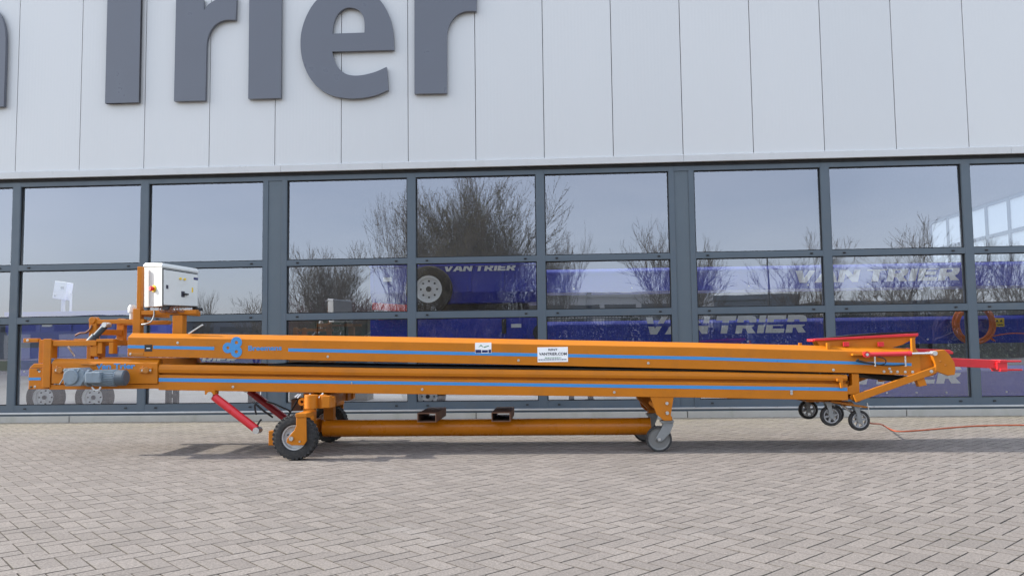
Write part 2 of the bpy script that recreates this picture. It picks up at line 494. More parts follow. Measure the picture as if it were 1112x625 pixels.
# ------------------------------------------------------------------ the hall
HALL = thing('industrial_hall', 'pale metal clad industrial hall with a long band of grey framed windows', 'building', (8, 0, 0))
XL, XR, HZ, HD = -18.0, 19.0, 9.2, 22.0
mb = MB()
for k in range(int(XL), int(XR)):
    mb.box(k + .0045, k + .9955, 0, .06, 3.735, HZ)
mb.build('cladding', M['cladding'], HALL, bevel=.003)
mb = MB(); mb.box(XL, XR, .062, .16, 3.66, HZ); mb.build('wall_lining', M['far_grey'], HALL)
mb = MB()
fx = [XL, -12.2, -6.4, -.6, 4.1, 5.62, 10.0, 14.55, XR]
for a, b in zip(fx, fx[1:]):
    mb.prism([], 0, 0) if False else None
    x0, x1 = a + .0015, b - .0015
    mb.solid([[(x, -.035, 3.64), (x, -.04, 3.735), (x, -.002, 3.752), (x, .02, 3.752), (x, .02, 3.64)] for x in (x0, x1)])
mb.build('flashing', M['flash'], HALL, bevel=.002)
mb = MB(); mb.box(XL, XR, .025, .16, 3.60, 3.655); mb.build('head_shadow_gap', M['gasket'], HALL)  # black bar under the flashing, the gap's shadow put into its colour
mb = MB()
px = [-400, -180, 75, 318, 517, 747, 985, 1220]
xs = [XL] + [at(p, 454, -.03).x for p in px] + [XR]
for a, b in zip(xs, xs[1:]): mb.box(a + .006, b - .006, -.03, .2, -.05, .088)
mb.build('plinth', M['concrete'], HALL, bevel=.004)
mb = MB(); mb.box(XL, XR, .0, .18, -.05, .084); mb.build('plinth_joint', M['dark_steel'], HALL)
mb = MB(); mb.box(XL, XR, -.02, .20, .128, .140); mb.box(XL, XR, -.02, -.008, .120, .128); mb.build('sill', M['alu'], HALL)
mb = MB(); mb.box(XL, XR, .0, .20, .089, .1275); mb.build('sill_base', M['frame'], HALL)
# mullions
FY, FB = .05, .17
cent = {0: at(17, 245, FY).x, 2: at(156.5, 245, FY).x, 4: at(298.7, 205, FY).x, 6: at(446.8, 245, FY).x, 8: at(587, 245, FY).x,
        10: at(739.8, 200, FY).x, 12: at(897, 225, FY).x, 14: at(1050.5, 225, FY).x}
for k in list(range(-16, 0, 2)) + [16, 18]: cent[k] = k + .0
DOUBLE = {-14, -8, -2, 4, 10, 16}
ZB, ZT = .141, 3.60
bays = []
keys = sorted(cent)
half = {}
for k in keys:
    c = cent[k]
    if k in DOUBLE:
        mu = MB()
        for s in (-1, 1):
            mu.box(c + s * .140 - .037, c + s * .140 + .037, FY, FB, ZB, ZT)
        o = mu.build('double_mullion', M['frame'], HALL, bevel=.003)
        mp = MB(); mp.box(c - .1025, c + .1025, FY + .014, FB, ZB, ZT - .075); mp.build('panel', M['frame_panel'], o)
        mp = MB(); mp.box(c - .1025, c + .1025, FY, FB, ZT - .074, ZT); mp.build('cap', M['frame'], o)
        half[k] = .177
    else:
        mu = MB(); mu.box(c - .0575, c + .0575, FY, FB, ZB, ZT); mu.build('mullion', M['frame'], HALL, bevel=.003)
        half[k] = .0575
RP = random.Random(5)
ROWS = [(.244, 1.452), (1.548, 2.252), (2.336, 3.528)]
for a, b in zip(keys, keys[1:]):
    x0, x1 = cent[a] + half[a], cent[b] - half[b]
    e = .006
    mw = poly_solid([[(x0 + .0005, ZB), (x1 - .0005, ZB), (x1 - .0005, ZT), (x0 + .0005, ZT)]] + [[(x0 + e, z0), (x1 - e, z0), (x1 - e, z1), (x0 + e, z1)] for z0, z1 in ROWS], FY + .002, FB)
    w = mw.build('window', M['frame'], HALL, bevel=.0025)
    mc = MB()
    for (z0, z1) in ROWS:
        t = .013
        gk = poly_solid([[(x0 + e, z0), (x1 - e, z0), (x1 - e, z1), (x0 + e, z1)], [(x0 + e + t, z0 + t), (x1 - e - t, z0 + t), (x1 - e - t, z1 - t), (x0 + e + t, z1 - t)]], FY + .032, FY + .048)
        gk.build('gasket', M['gasket'], w)
    for z in (.195, 1.50, 2.294):
        for xx in (x0 + .17, x1 - .17):
            mc = MB(); mc.tube([(xx - .018, FY - .004, z), (xx + .018, FY - .004, z)], .011, 8); mc.build('drain_cap', M['black'], w)
    for (z0, z1) in ROWS:
        mp = MB(); xc, zc = (x0 + x1) / 2, (z0 + z1) / 2
        mp.box(x0 + e + .001, x1 - e - .001, FY + .050, FY + .068, z0 + .001, z1 - .001)
        ta, tb = RP.gauss(0, .0012), RP.gauss(0, .0012)
        for v in mp.bm.verts: v.co.y += ta * (v.co.x - xc) + tb * (v.co.z - zc) + .003
        bmesh.ops.recalc_face_normals(mp.bm, faces=mp.bm.faces)
        for f in mp.bm.faces: f.material_index = 0 if f.normal.y < -.9 else 1
        mp.build('pane', None, w, mats=[M['glass'], M['glass_back']])
# inside of the hall
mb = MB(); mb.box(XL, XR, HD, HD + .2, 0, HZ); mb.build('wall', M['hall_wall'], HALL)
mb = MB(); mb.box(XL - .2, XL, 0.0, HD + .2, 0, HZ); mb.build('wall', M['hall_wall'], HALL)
mb = MB(); mb.box(XL, XR, .161, .6, 8.6, 8.8); mb.box(XL, XR, 17.0, HD, 8.6, 8.8); mb.box(XL, -8.0, .601, 16.999, 8.6, 8.8)
RL = [-8.0 + 1.5 * i for i in range(19)]
for x in RL: mb.box(x, x + .06, .601, 16.999, 8.6, 8.8)
ROOF = mb.build('roof', M['hall_roof'], HALL)
rl, nt, b = new_mat('added_opal_roof_light')  # unseen roof lights, added and sized to brighten the machines inside
tl = nt.add('ShaderNodeBsdfTranslucent'); tl.inputs[0].default_value = (.95, .96, .96, 1)
nt.link(tl.outputs[0], nt.n['Material Output'].inputs[0])
for x in RL[:-1]:
    mp = MB(); mp.face([mp.bm.verts.new(q) for q in ((x + .061, .601, 8.72), (x + 1.499, .601, 8.72), (x + 1.499, 16.999, 8.72), (x + .061, 16.999, 8.72))]); mp.build('added_roof_light', rl, ROOF)
# the end wall has a glazed band of its own
mb = MB(); WX = XR
mb.box(WX, WX + .2, 0, HD + .2, 0, 2.75); mb.box(WX, WX + .2, 0, HD + .2, 4.45, HZ)
mb.box(WX, WX + .2, 0, 4.2, 2.75, 4.45); mb.box(WX, WX + .2, 12.2, HD + .2, 2.75, 4.45)
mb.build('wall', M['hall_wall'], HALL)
mw = MB()
for y in [4.2 + i * 1.0 for i in range(9)]: mw.box(WX + .04, WX + .12, y - .05, y + .05, 2.75, 4.45)
for y in [4.25 + i * 1.0 for i in range(8)]:
    for z in (2.75, 3.55, 4.36): mw.box(WX + .045, WX + .115, y + .0005, y + .8995, z, z + .09)
w = mw.build('window', M['frame'], HALL)
frost, nt, b = new_mat('frosted_roof_light')
b.inputs['Base Color'].default_value = (.95, .97, .98, 1); b.inputs['Transmission Weight'].default_value = 0
nt.n.remove(b); tl = nt.add('ShaderNodeBsdfTranslucent'); tl.inputs[0].default_value = (.66, .69, .70, 1)
nt.link(tl.outputs[0], nt.n['Material Output'].inputs[0])
mp = MB(); mp.box(WX + .07, WX + .08, 4.2, 12.2, 2.75, 4.45)
for f in list(mp.bm.faces):
    pass
mp.build('pane', frost, w)
mb = MB(); v = [mb.bm.verts.new(p) for p in ((XL, .18, .02), (XR, .18, .02), (XR, HD, .02), (XL, HD, .02))]; mb.face(v)
tag(mb.build('floor', M['hall_floor']), kind='structure')

# ------------------------------------------------------------------ sign letters on the cladding
LY0, LY1 = -.075, -.02
SIGN = thing('wall_sign', 'large grey raised sign letters standing off the pale cladding', 'sign', (4, -.05, 4.6))


def FZ(x, y):
    p = at(x, y, LY0); return (p.x, p.z)


C = lambda x, y: FZ(280 + x / 4.277, y / 4.277)
Cl = lambda pts: [C(*p) for p in pts]
zbase = FZ(450, 102)[1]
# letter e
e_out = path(C(345, 240), C(632, 232), Cl([(632, 232), (628, 150), (610, 75), (570, 5), (500, -48), (420, -62), (335, -45), (270, 5), (228, 70), (204, 140), (198, 205), (206, 275), (232, 345), (275, 402), (335, 440), (405, 456), (475, 456), (545, 443), (606, 418)]),
             C(606, 418), C(598, 311), Cl([(598, 311), (540, 336), (470, 351), (415, 346), (378, 320), (355, 282), (345, 240)]))
e_in = path(C(346, 157), Cl([(346, 157), (352, 110), (370, 68), (400, 42), (430, 36), (465, 46), (488, 75), (495, 110), (495, 152)]))
r_pts = path((727, 436), (727, -48), (858, -48), (862, 8), [(862, 8), (885, -22), (930, -48), (975, -56), (1018, -56)], (1015, 52), [(1015, 52), (965, 53), (925, 70), (898, 100), (882, 140), (878, 180)], (878, 433))
r_m = Cl(r_pts)
r0 = r_m[0][0]
r_m = [(x, z) for x, z in r_m]
xi = FZ(188.8, 109.8)[0]
xh = max(z for x, z in e_out) - zbase
S = lambda x, y: FZ(x / 1.986, y / 1.986)
glyphs = []
glyphs.append(([e_out, e_in], 'e'))
glyphs.append(([r_m], 'r'))
glyphs.append(([[(x - r0 + xi, z) for x, z in r_m]], 'r'))
i0, i1 = FZ(269.5, 107.2)[0], FZ(304.8, 107)[0]
top = r_m[1][1]
glyphs.append(([[(i0, zbase), (i0, top), (i1, top), (i1, zbase)]], 'i'))
ic, ir = (i0 + i1) / 2, (i1 - i0) * .56
glyphs.append(([[(ic + ir * math.cos(t * PI / 14), top + .40 + ir * math.sin(t * PI / 14)) for t in range(28)]], 'dot'))
t0, t1 = FZ(114, 111)[0], FZ(150.6, 111)[0]
cap = zbase + 2.18
glyphs.append(([[(t0, zbase), (t0, cap - .36), (t0 - .5, cap - .36), (t0 - .5, cap), (t1 + .5, cap), (t1 + .5, cap - .36), (t1, cap - .36), (t1, zbase)]], 'T'))
nr = FZ(4.0, 114)[0]
st = i1 - i0
n = lambda *p: [(nr + a, zbase + b) for a, b in p]
glyphs.append(([n((0, 0)) + crom(n((0, .85), (-.02, 1.2), (-.12, 1.45), (-.3, 1.58), (-.52, 1.62), (-.75, 1.55), (-.93, 1.38))) + n((-.95, 1.59), (-.95 - st + .04, 1.59), (-.95 - st + .04, 0), (-.95, 0)) + crom(n((-.95, .85), (-.88, 1.1), (-.74, 1.24), (-.6, 1.24), (-.52, 1.12), (-.5, .9))) + n((-.5, 0))], 'n'))
a = lambda *p: [(nr - 2.0 + a_, zbase + b_) for a_, b_ in p]
glyphs.append(([crom(a((-.95, 1.25), (-.75, 1.48), (-.45, 1.62), (-.15, 1.58), (.05, 1.38), (.1, 1.1))) + a((.1, 0), (-.38, 0), (-.40, .14)) + crom(a((-.40, .14), (-.6, .0), (-.85, 0), (-1.08, .18), (-1.1, .5), (-.95, .78), (-.7, .92), (-.36, .98))) + crom(a((-.36, 1.08), (-.42, 1.22), (-.58, 1.26), (-.85, 1.1))),
                crom(a((-.38, .72), (-.58, .66), (-.66, .5), (-.62, .34), (-.5, .32), (-.38, .42)))], 'a'))
V0 = nr - 3.25
glyphs.append(([[(V0 - 1.75, cap), (V0 - 1.22, cap), (V0 - .82, zbase + .62), (V0 - .42, cap), (V0 + .1, cap), (V0 - .55, zbase), (V0 - 1.1, zbase)]], 'V'))
for con, nm in glyphs:
    poly_solid(con, LY0, LY1).build('letter_dot' if nm == 'dot' else 'letter', M['letter'], SIGN, bevel=.004)

# ------------------------------------------------------------------ the mobile conveyor
MC = thing('mobile_conveyor', 'long orange folded belt conveyor standing on wheels in front of the windows', 'conveyor', (7, -3.1, 0))
YN, YF = -3.58, -2.62
YC = (YN + YF) / 2
mir = lambda y: YN + YF - y
Xn = lambda p, y=390: at(p, y, YN).x
Zn = lambda x, y: at(x, y, YN).z

U_TOP = [(138, 361.3), (420, 365.2), (760, 371.8), (935, 376), (1000, 378.5)]
U_FAC = [(138, 366.0), (420, 370.6), (760, 377.0), (935, 381.6), (1000, 384)]
U_ST0 = [(138, 374.4), (420, 380), (760, 386.9), (935, 392.4), (1000, 394.2)]
U_ST1 = [(138, 377.8), (420, 383.6), (760, 390.4), (935, 395.6), (1000, 397.2)]
U_BOT = [(138, 386.8), (420, 392.6), (760, 400.5), (935, 405), (1000, 408)]
L_TOP = [(172, 395.2), (420, 399.6), (760, 403.3), (920, 406.6)]
L_FLB = [(172, 404.6), (420, 407.9), (760, 411.4), (920, 413.4)]
L_REC = [(172, 406.6), (420, 411.0), (760, 414.6), (920, 416.8)]
L_ST0 = [(172, 410), (420, 413.6), (760, 418.3), (920, 420.6)]
L_ST1 = [(172, 414), (420, 417), (760, 422), (920, 424.2)]
L_BOT = [(52, 422.6), (172, 423.2), (420, 427.3), (760, 431.5), (920, 434.5)]


def run(mb, px0, px1, sec, far=False, step=None):
    """sweep a section [(y, station table or offset fn)] along the machine between two stations"""
    cuts = sorted({px0, px1} | {s[0] for _, st in sec for s in (st if isinstance(st, list) else []) if px0 < s[0] < px1})
    rings = []
    for p in cuts:
        rings.append([(Xn(p, 400), mir(y) if far else y, Zn(p, lin(st, p) if isinstance(st, list) else st(p))) for y, st in sec])
    if far: rings = [r[::-1] for r in rings]
    return mb.solid(rings)


off = lambda st, d: [(a, b + d) for a, b in st]
mixst = lambda s0, s1, t: (lambda p: lin(s0, p) * (1 - t) + lin(s1, p) * t)
US = [(YN, U_FAC), (YN, U_BOT), (YN + .10, U_BOT), (YN + .10, U_TOP), (YN + .080, U_TOP)]
uf = MB(); run(uf, 138, 1000, US); run(uf, 138, 1000, US, True)
for p in (150, 330, 520, 700, 880, 985):      # cross members between the two sides
    z = Zn(p, lin(U_BOT, p)) + .02
    uf.box(Xn(p) - .03, Xn(p) + .03, YN + .1005, YF - .1005, z, z + .06)
UF = uf.build('upper_frame', M['orange'], MC, bevel=.004)
LS = [(YN + .015, L_TOP), (YN, mixst(L_TOP, L_FLB, .25)), (YN - .004, mixst(L_TOP, L_FLB, .6)), (YN + .004, L_FLB), (YN + .05, L_FLB), (YN + .05, L_REC), (YN + .006, L_REC), (YN + .006, L_BOT), (YN + .14, L_BOT), (YN + .14, L_TOP)]
lf = MB(); run(lf, 172, 920, LS); run(lf, 172, 920, LS, True)
for p in (180, 330, 500, 680, 830, 910):
    z = Zn(p, lin(L_BOT, p)) + .012
    lf.box(Xn(p) - .03, Xn(p) + .03, YN + .1405, YF - .1405, z, z + .07)
LF = lf.build('lower_frame', M['orange'], MC, bevel=.004)


def stripe(parent, spans, s0, s1, yf):
    mb = MB()
    for a, b in spans:
        for far in (False, True):
            run(mb, a, b, [(yf - .0022, s0), (yf - .0022, s1), (yf + .0006, s1), (yf + .0006, s0)], far)
    mb.build('stripe', M['blue_tape'], parent)


stripe(UF, [(138.3, 156.6), (166, 232.4), (313, 990)], U_ST0, U_ST1, YN)
stripe(LF, [(172.4, 919.4)], L_ST0, L_ST1, YN + .006)
# belts
mb = MB(); run(mb, 150, 1000, [(YN + .105, off(U_TOP, 6)), (YN + .105, off(U_TOP, 7.2)), (YF - .105, off(U_TOP, 7.2)), (YF - .105, off(U_TOP, 6))])
run(mb, 150, 1000, [(YN + .105, off(U_BOT, -6)), (YN + .105, off(U_BOT, -4.8)), (YF - .105, off(U_BOT, -4.8)), (YF - .105, off(U_BOT, -6))])
mb.build('belt', M['belt'], UF)
mb = MB(); run(mb, 290, 920, [(YN + .03, off(L_TOP, -2.2)), (YN + .03, off(L_TOP, -.5)), (YF - .03, off(L_TOP, -.5)), (YF - .03, off(L_TOP, -2.2))])
run(mb, 100, 290, [(YN + .145, off(L_TOP, 3.2)), (YN + .145, off(L_TOP, 4.4)), (YF - .145, off(L_TOP, 4.4)), (YF - .145, off(L_TOP, 3.2))])
run(mb, 180, 910, [(YN + .145, off(L_BOT, -5)), (YN + .145, off(L_BOT, -3.8)), (YF - .145, off(L_BOT, -3.8)), (YF - .145, off(L_BOT, -5))])
mb.build('belt', M['belt'], LF)
# rollers that carry the lower belt
mb = MB()
for p in range(310, 920, 58):
    z = Zn(p, lin(L_TOP, p) + 3); mb.tube([(Xn(p), YN + .14, z), (Xn(p), YF - .14, z)], .022, 12)
mb.build('roller', M['fork_grey'], LF, smooth=True)


def bolts(parent, pts, y, r=.013, mat='zinc'):
    r *= .66
    for p in pts:
        mb = MB()
        c = at(p[0], p[1], y); mb.tube([(c.x, y + .002, c.z), (c.x, y - .009, c.z)], r, 6)
        mb.tube([(c.x, y - .004, c.z), (c.x, y - .016, c.z)], r * .55, 10)
        mb.tube([(c.x, y + .001, c.z), (c.x, y - .002, c.z)], r * 1.5, 14)
        mb.build('bolt', M[mat], parent)


bolts(UF, [(356, 387), (563, 391), (704, 394), (905, 401.3), (193, 372), (960, 403.2), (967.5, 403.3), (974.5, 403.4), (983, 403.5), (991, 403.6), (966, 400)], YN)
bolts(LF, [(253, 419.7), (382, 415.3), (458.5, 422.5), (667, 425.6), (859.5, 427), (859.5, 424.6)], YN + .006)
# logo of three joined rings, word beside it
mb = MB(); lg = MB()
yl = YN - .0025
for (cx, cy, R) in ((256.8, 371.6, 6.2), (247.6, 377.4, 5.8), (256.8, 381.6, 6.2)):
    c = at(cx, cy, YN); R_ = R / 109
    pts_o = [(c.x + R_ * math.cos(t * PI / 16), c.z + R_ * math.sin(t * PI / 16)) for t in range(32)]
    pts_i = [(c.x + R_ * .30 * math.cos(t * PI / 10), c.z + R_ * .30 * math.sin(t * PI / 10)) for t in range(20)]
    q = poly_solid([pts_o, pts_i], yl - .0008 * (1 + (cy > 375) + (cy > 380)), YN + .0005)
    me = bpy.data.meshes.new('tmp'); q.bm.to_mesh(me); q.bm.free(); lg.bm.from_mesh(me); bpy.data.meshes.remove(me)
lg.build('logo', M['blue_tape'], UF)
a, b = at(269.6, 380.6, YN), at(306, 374.6, YN)
font_solid('Breemans', a.x, b.x, a.z, b.z, YN - .0025, YN + .0006, .03).build('lettering', M['blue_tape'], UF)
a, b = at(157, 381.4, YN), at(165.4, 374, YN)
sq = MB().box(a.x, b.x, YN - .003, YN + .001, a.z, b.z).build('label', M['black'], UF)
MB().box(a.x + .02, b.x - .02, YN - .0045, YN - .0025, a.z + .028, a.z + .036).build('marking', M['white'], sq)
# two stickers
a, b = at(516, 383.4, YN), at(533.6, 371.6, YN)
st1 = MB().box(a.x, b.x, YN - .003, YN + .001, a.z, b.z).build('sticker', M['white'], UF)
hz = b.z - a.z; wx = b.x - a.x
mk = MB(); mk.box(a.x + .003, a.x + wx * .38, YN - .0042, YN - .0028, a.z + .003, a.z + hz * .34); mk.box(a.x + wx * .42, a.x + wx * .78, YN - .0042, YN - .0028, a.z + .006, a.z + hz * .30); mk.box(a.x + wx * .82, b.x - .003, YN - .0042, YN - .0028, a.z + .003, a.z + hz * .34)
mk.build('marking', M['navy'], st1)
mk = MB(); mk.prism([(a.x + wx * .2, a.z + hz * .55), (a.x + wx * .36, a.z + hz * .82), (a.x + wx * .55, a.z + hz * .52), (a.x + wx * .36, a.z + hz * .7)], YN - .0042, YN - .0028)
mk.prism([(a.x + wx * .55, a.z + hz * .62), (a.x + wx * .85, a.z + hz * .72), (a.x + wx * .85, a.z + hz * .66), (a.x + wx * .55, a.z + hz * .52)], YN - .0042, YN - .0028)
mk.build('marking', M['green_ink'], st1)
a, b = at(583.8, 392.9, YN), at(616.6, 376.4, YN)
st2 = MB().box(a.x, b.x, YN - .0035, YN + .001, a.z, b.z).build('sticker', M['white'], UF)
wx, hz = b.x - a.x, b.z - a.z
font_solid('RENT', a.x + wx * .36, a.x + wx * .66, a.z + hz * .76, a.z + hz * .90, YN - .005, YN - .0032, .02).build('lettering', M['ink'], st2)
font_solid('VANTRIER.COM', a.x + wx * .05, a.x + wx * .96, a.z + hz * .45, a.z + hz * .64, YN - .005, YN - .0032, .02).build('lettering', M['ink'], st2)
rg = random.Random(2)


def wordrow(x0, x1, z0, z1, mat):
    mb = MB(); x = x0
    while x < x1 - .004:
        w = min(rg.uniform(.006, .022), x1 - x); mb.box(x, x + w, YN - .005, YN - .0032, z0, z1); x += w + .004
    mb.build('marking', mat, st2)


wordrow(a.x + wx * .24, a.x + wx * .78, a.z + hz * .26, a.z + hz * .31, M['green_ink'])
wordrow(a.x + wx * .03, a.x + wx * .97, a.z + hz * .13, a.z + hz * .19, M['navy'])

# ---- drive end, left
de = MB()
for far in (False, True):
    f = (lambda y: mir(y)) if far else (lambda y: y)
    def pb(px0, px1, py0, py1, ya, yb):
        A, B = at(px0, py1, YN), at(px1, py0, YN); y0, y1 = sorted((f(ya), f(yb))); de.box(A.x, B.x, y0, y1, A.z, B.z)
    # bottom chord and side plate of the drive frame
    pb(52.5, 172, 416.6, 422.8, YN + .006, YN + .12)
    A = [(57, 389.4), (172, 390.6), (172, 416.4), (57, 416.4)]
    ring = []
    for y, (t0, t1) in ((YN - .012, (0, 0)),):
        pass
    sec = [(YN - .012, [(57, 393.4), (172, 394.4)]), (YN - .012, [(57, 416.2), (172, 416.2)]), (YN + .10, [(57, 416.2), (172, 416.2)]), (YN + .10, [(57, 389.2), (172, 390.2)]), (YN + .03, [(57, 389.2), (172, 390.2)])]
    run(de, 57, 171.5, sec, far)
    # end plate with nose
    pb(30, 51.5, 399.5, 422.4, YN + .012, YN + .11)
    A = [at(*q, YN) for q in ((31, 399.3), (36, 394.5), (50, 394.5), (51.5, 399.3))]
    y0, y1 = sorted((f(YN + .012), f(YN + .11))); de.prism([(v.x, v.z) for v in A], y0, y1)
    # posts
    pb(46.5, 56.2, 367.5, 420.5, YN - .012, YN + .004)
    pb(39.5, 45.4, 368.5, 394, YN + .03, YN + .10)
    pb(46.5, 56.2, 368.5, 389, YN + .0045, YN + .10)
    pb(56.6, 104, 369.2, 375.6, YN + .005, YN + .09)
    pb(104.2, 122.6, 367.6, 371, YN + .005, YN + .09)
    pb(104.2, 109.6, 371.4, 384, YN + .02, YN + .09)
    pb(117.6, 122.6, 371.4, 384, YN + .005, YN + .09)
    pb(96.4, 104, 376, 386.4, YN + .02, YN + .09)
    pb(23, 39, 367, 371.6, YN + .03, YN + .08)
for p, yy in ((42, 372), (60, 372), (100, 372), (60, 419), (165, 419)):
    z = Zn(p, yy); de.box(Xn(p) - .03, Xn(p) + .03, YN + .125, YF - .125, z - .03, z + .03)
DE = de.build('drive_frame', M['orange'], MC, bevel=.004)
mb = MB(); A, B = at(30.4, 412.6, YN), at(43.5, 409.6, YN); mb.box(A.x, B.x, YN + .0095, YN + .0125, A.z, B.z); mb.build('stripe', M['blue_tape'], DE)
bolts(DE, [(38, 419.6), (43, 403)], YN + .012, .012); bolts(DE, [(30, 369.3)], YN + .03, .014)
mb = MB()
for p, y in ((41, 401.4), (33, 420), (49, 420)):
    c = at(p, y, YN); mb.tube([(c.x - .012, YN + .0105, c.z), (c.x + .012, YN + .0105, c.z)], .009, 8)
mb.build('slot', M['black'], DE)
a, b = at(104.6, 400.6, YN), at(147.6, 394.0, YN)
font_solid('Van Trier', a.x, b.x, a.z, b.z, YN - .0145, YN - .0115, .035).build('lettering', M['blue_tape'], DE)
# drum at the drive end
mb = MB(); c = at(43, 408, YN); mb.tube([(c.x, YN + .12, c.z), (c.x, YF - .12, c.z)], .085, 28); mb.build('drum', M['belt'], MC, smooth=True)
# bearing blocks
for (p, y) in ((65.2, 401.4), (158.6, 401.6)):
    c = at(p, y, YN - .02); mb = MB()
    mb.box(c.x - .062, c.x + .062, YN - .032, YN - .0125, c.z - .026, c.z + .022)
    mb.tube([(c.x + .01, YN - .032, c.z), (c.x + .01, YN - .05, c.z)], .032, 16); mb.tube([(c.x - .03, YN - .024, c.z + .04), (c.x - .03, YN - .024, c.z + .02)], .009, 8)
    k = mb.build('bearing_block', M['orange_worn'], MC, bevel=.003)
    bolts(k, [(p - 4.2, y + .3), (p + 4.6, y + .3)], YN - .032, .011)
# gear motor: gearbox, terminal box, motor, fan cover
gc = at(85, 408.6, YN - .13)
mb = MB()
A = [(74.5, 399.6), (92, 398.8), (96, 402), (96, 413), (92, 418.4), (76, 418.6), (74.2, 414)]
v = [at(*q, YN - .13) for q in A]; mb.prism([(p.x, p.z) for p in v], YN - .21, YN - .04)
mb.tube([(gc.x - .02, YN - .232, gc.z), (gc.x - .02, YN - .0125, gc.z)], .075, 24)
for t in (-.05, .0, .05): mb.bar((gc.x - .09 + t, YN - .213, gc.z - .075), (gc.x + .01 + t, YN - .213, gc.z + .075), .014, .012)
GM = mb.build('gear_motor', M['motor_grey'], MC, bevel=.006)
mb = MB(); mc_ = at(100, 410.2, YN - .13); e = at(137.5, 409, YN - .13)
ym = YN - .13
mb.tube([(mc_.x - .04, ym, mc_.z), (mc_.x - .015, ym, mc_.z)], .085, 28); mb.tube([(mc_.x - .015, ym, mc_.z), (mc_.x + .02, ym, mc_.z)], .062, 24)
mb.tube([(mc_.x + .02, ym, mc_.z), (e.x - .09, ym, mc_.z)], .074, 28)
for k in range(22):
    t = k * 2 * PI / 22; u = Vector((0, math.cos(t), math.sin(t)))
    mb.bar(Vector((mc_.x + .03, ym, mc_.z)) + u * .070, Vector((e.x - .10, ym, mc_.z)) + u * .076, .006, .02, up=u)
mb.build('motor_body', M['motor_grey'], GM, smooth=True)
mb = MB(); mb.tube([(e.x - .09, ym, mc_.z), (e.x - .012, ym, mc_.z), (e.x, ym, mc_.z)], [.078, .078, .062], 28); mb.build('fan_cover', M['motor_dark'], GM, smooth=True)
mb = MB(); a, b = at(99.5, 415, ym), at(115.5, 403.2, ym); mb.box(a.x, b.x, ym - .115, ym - .06, a.z, b.z); mb.build('terminal_box', M['motor_grey'], GM, bevel=.008)
mb = MB(); mb.bar((gc.x + .05, YN - .02, gc.z + .115), (gc.x + .12, YN - .02, gc.z + .115), .03, .012); mb.bar((gc.x - .04, YN - .02, gc.z + .12), (gc.x + .14, YN - .02, gc.z + .12), .02, .008)
mb.build('torque_arm', M['orange_worn'], GM, bevel=.002)
mb = MB(); mb.tube(crom([(mc_.x + .03, ym - .05, mc_.z - .085), (mc_.x + .06, ym - .05, mc_.z - .115), (mc_.x + .10, ym - .05, mc_.z - .115), (mc_.x + .12, ym - .05, mc_.z - .085)]), .008, 8); mb.build('motor_cable', M['cab_grey'], GM, smooth=True)
# lifting linkage over the drive end
yA = YN + .22
mb = MB()
for y in (yA, mir(yA)):
    def q(px0, px1, py0, py1):
        A, B = at(px0, py1, YN), at(px1, py0, YN); mb.box(A.x, B.x, y - .035, y + .035, A.z, B.z)
    q(84.6, 93.6, 345.2, 369)
    q(93.8, 146, 345.6, 351.2)
    c = at(89, 347, YN); mb.tube([(c.x, y - .05, c.z), (c.x, y + .05, c.z)], .035, 16)
A = at(89, 360, YN); mb.box(A.x - .03, A.x + .03, yA + .036, mir(yA) - .036, A.z - .03, A.z + .03)
LK = mb.build('linkage', M['orange'], MC, bevel=.004)
mb = MB(); mb.tube([at(96.5, 372.5, YN + .10), at(104, 364.5, YN + .10)], .042, 16); mb.tube([at(103.6, 365, YN + .10), at(114.5, 353.5, YN + .10)], .031, 16)
dm = mb.build('damper', M['slate'], LK, smooth=True)
mb = MB(); mb.tube([at(114, 354, YN + .10), at(116, 351.4, YN + .10)], .022, 12); mb.build('rod_end', M['zinc'], dm, smooth=True); mb = MB(); c = at(115.2, 352.6, YN + .08); mb.tube([(c.x, YN + .04, c.z), (c.x, YN + .14, c.z)], .026, 14)
mb.build('pin', M['zinc'], dm, smooth=True); mb = MB(); c = at(96, 373, YN + .08); mb.tube([(c.x, YN + .03, c.z), (c.x, YN + .14, c.z)], .022, 14)
mb.build('pin', M['zinc'], dm, smooth=True)
mb = MB()
mb.tube(crom([at(82, 364, yA - .05), at(87, 361.5, yA - .06), at(93, 361, yA - .06), at(98, 357, yA - .05), at(99.5, 353, yA - .04)]), .011, 8); mb.build('hose', M['copper'], LK, smooth=True)
mb = MB(); a, b = at(68, 367, YN + .2), at(79.6, 361, YN + .2); mb.box(a.x, b.x, YN + .2, YN + .3, a.z, b.z); mb.bm.free()
mb = MB(); mb.bar(at(73.6, 376, YN + .3), at(81, 386.5, YN + .3), .018, .012); mb.build('gas_rod', M['zinc'], MC)

# ---- control cabinet on its stand
mb = MB()
yS = YN + .22
def sb(px0, px1, py0, py1, y0, y1):
    A, B = at(px0, py1, yS), at(px1, py0, yS); mb.box(A.x, B.x, y0, y1, A.z, B.z)
sb(149.8, 155.2, 289.5, 334.8, yS - .03, yS + .03)
sb(146, 154.6, 335, 361.8, yS - .04, yS + .04)
sb(155, 214.6, 336.2, 341.8, yS - .035, yS + .035)
sb(189.4, 200.6, 342, 362.5, yS - .05, yS + .05)
A = at(149, 340, yS); mb.box(A.x - .03, A.x + .03, yS + .0405, YF - .1, A.z - .03, A.z + .03)
A = at(195, 339, yS); mb.box(A.x - .03, A.x + .03, yS + .0355, yS + .42, A.z - .026, A.z + .026)
ST = mb.build('cabinet_stand', M['orange'], MC, bevel=.004)
yc0, ycm, yc1 = YN + .30, YN + .10, YN + .46     # left rear edge, near edge, right edge of the cabinet
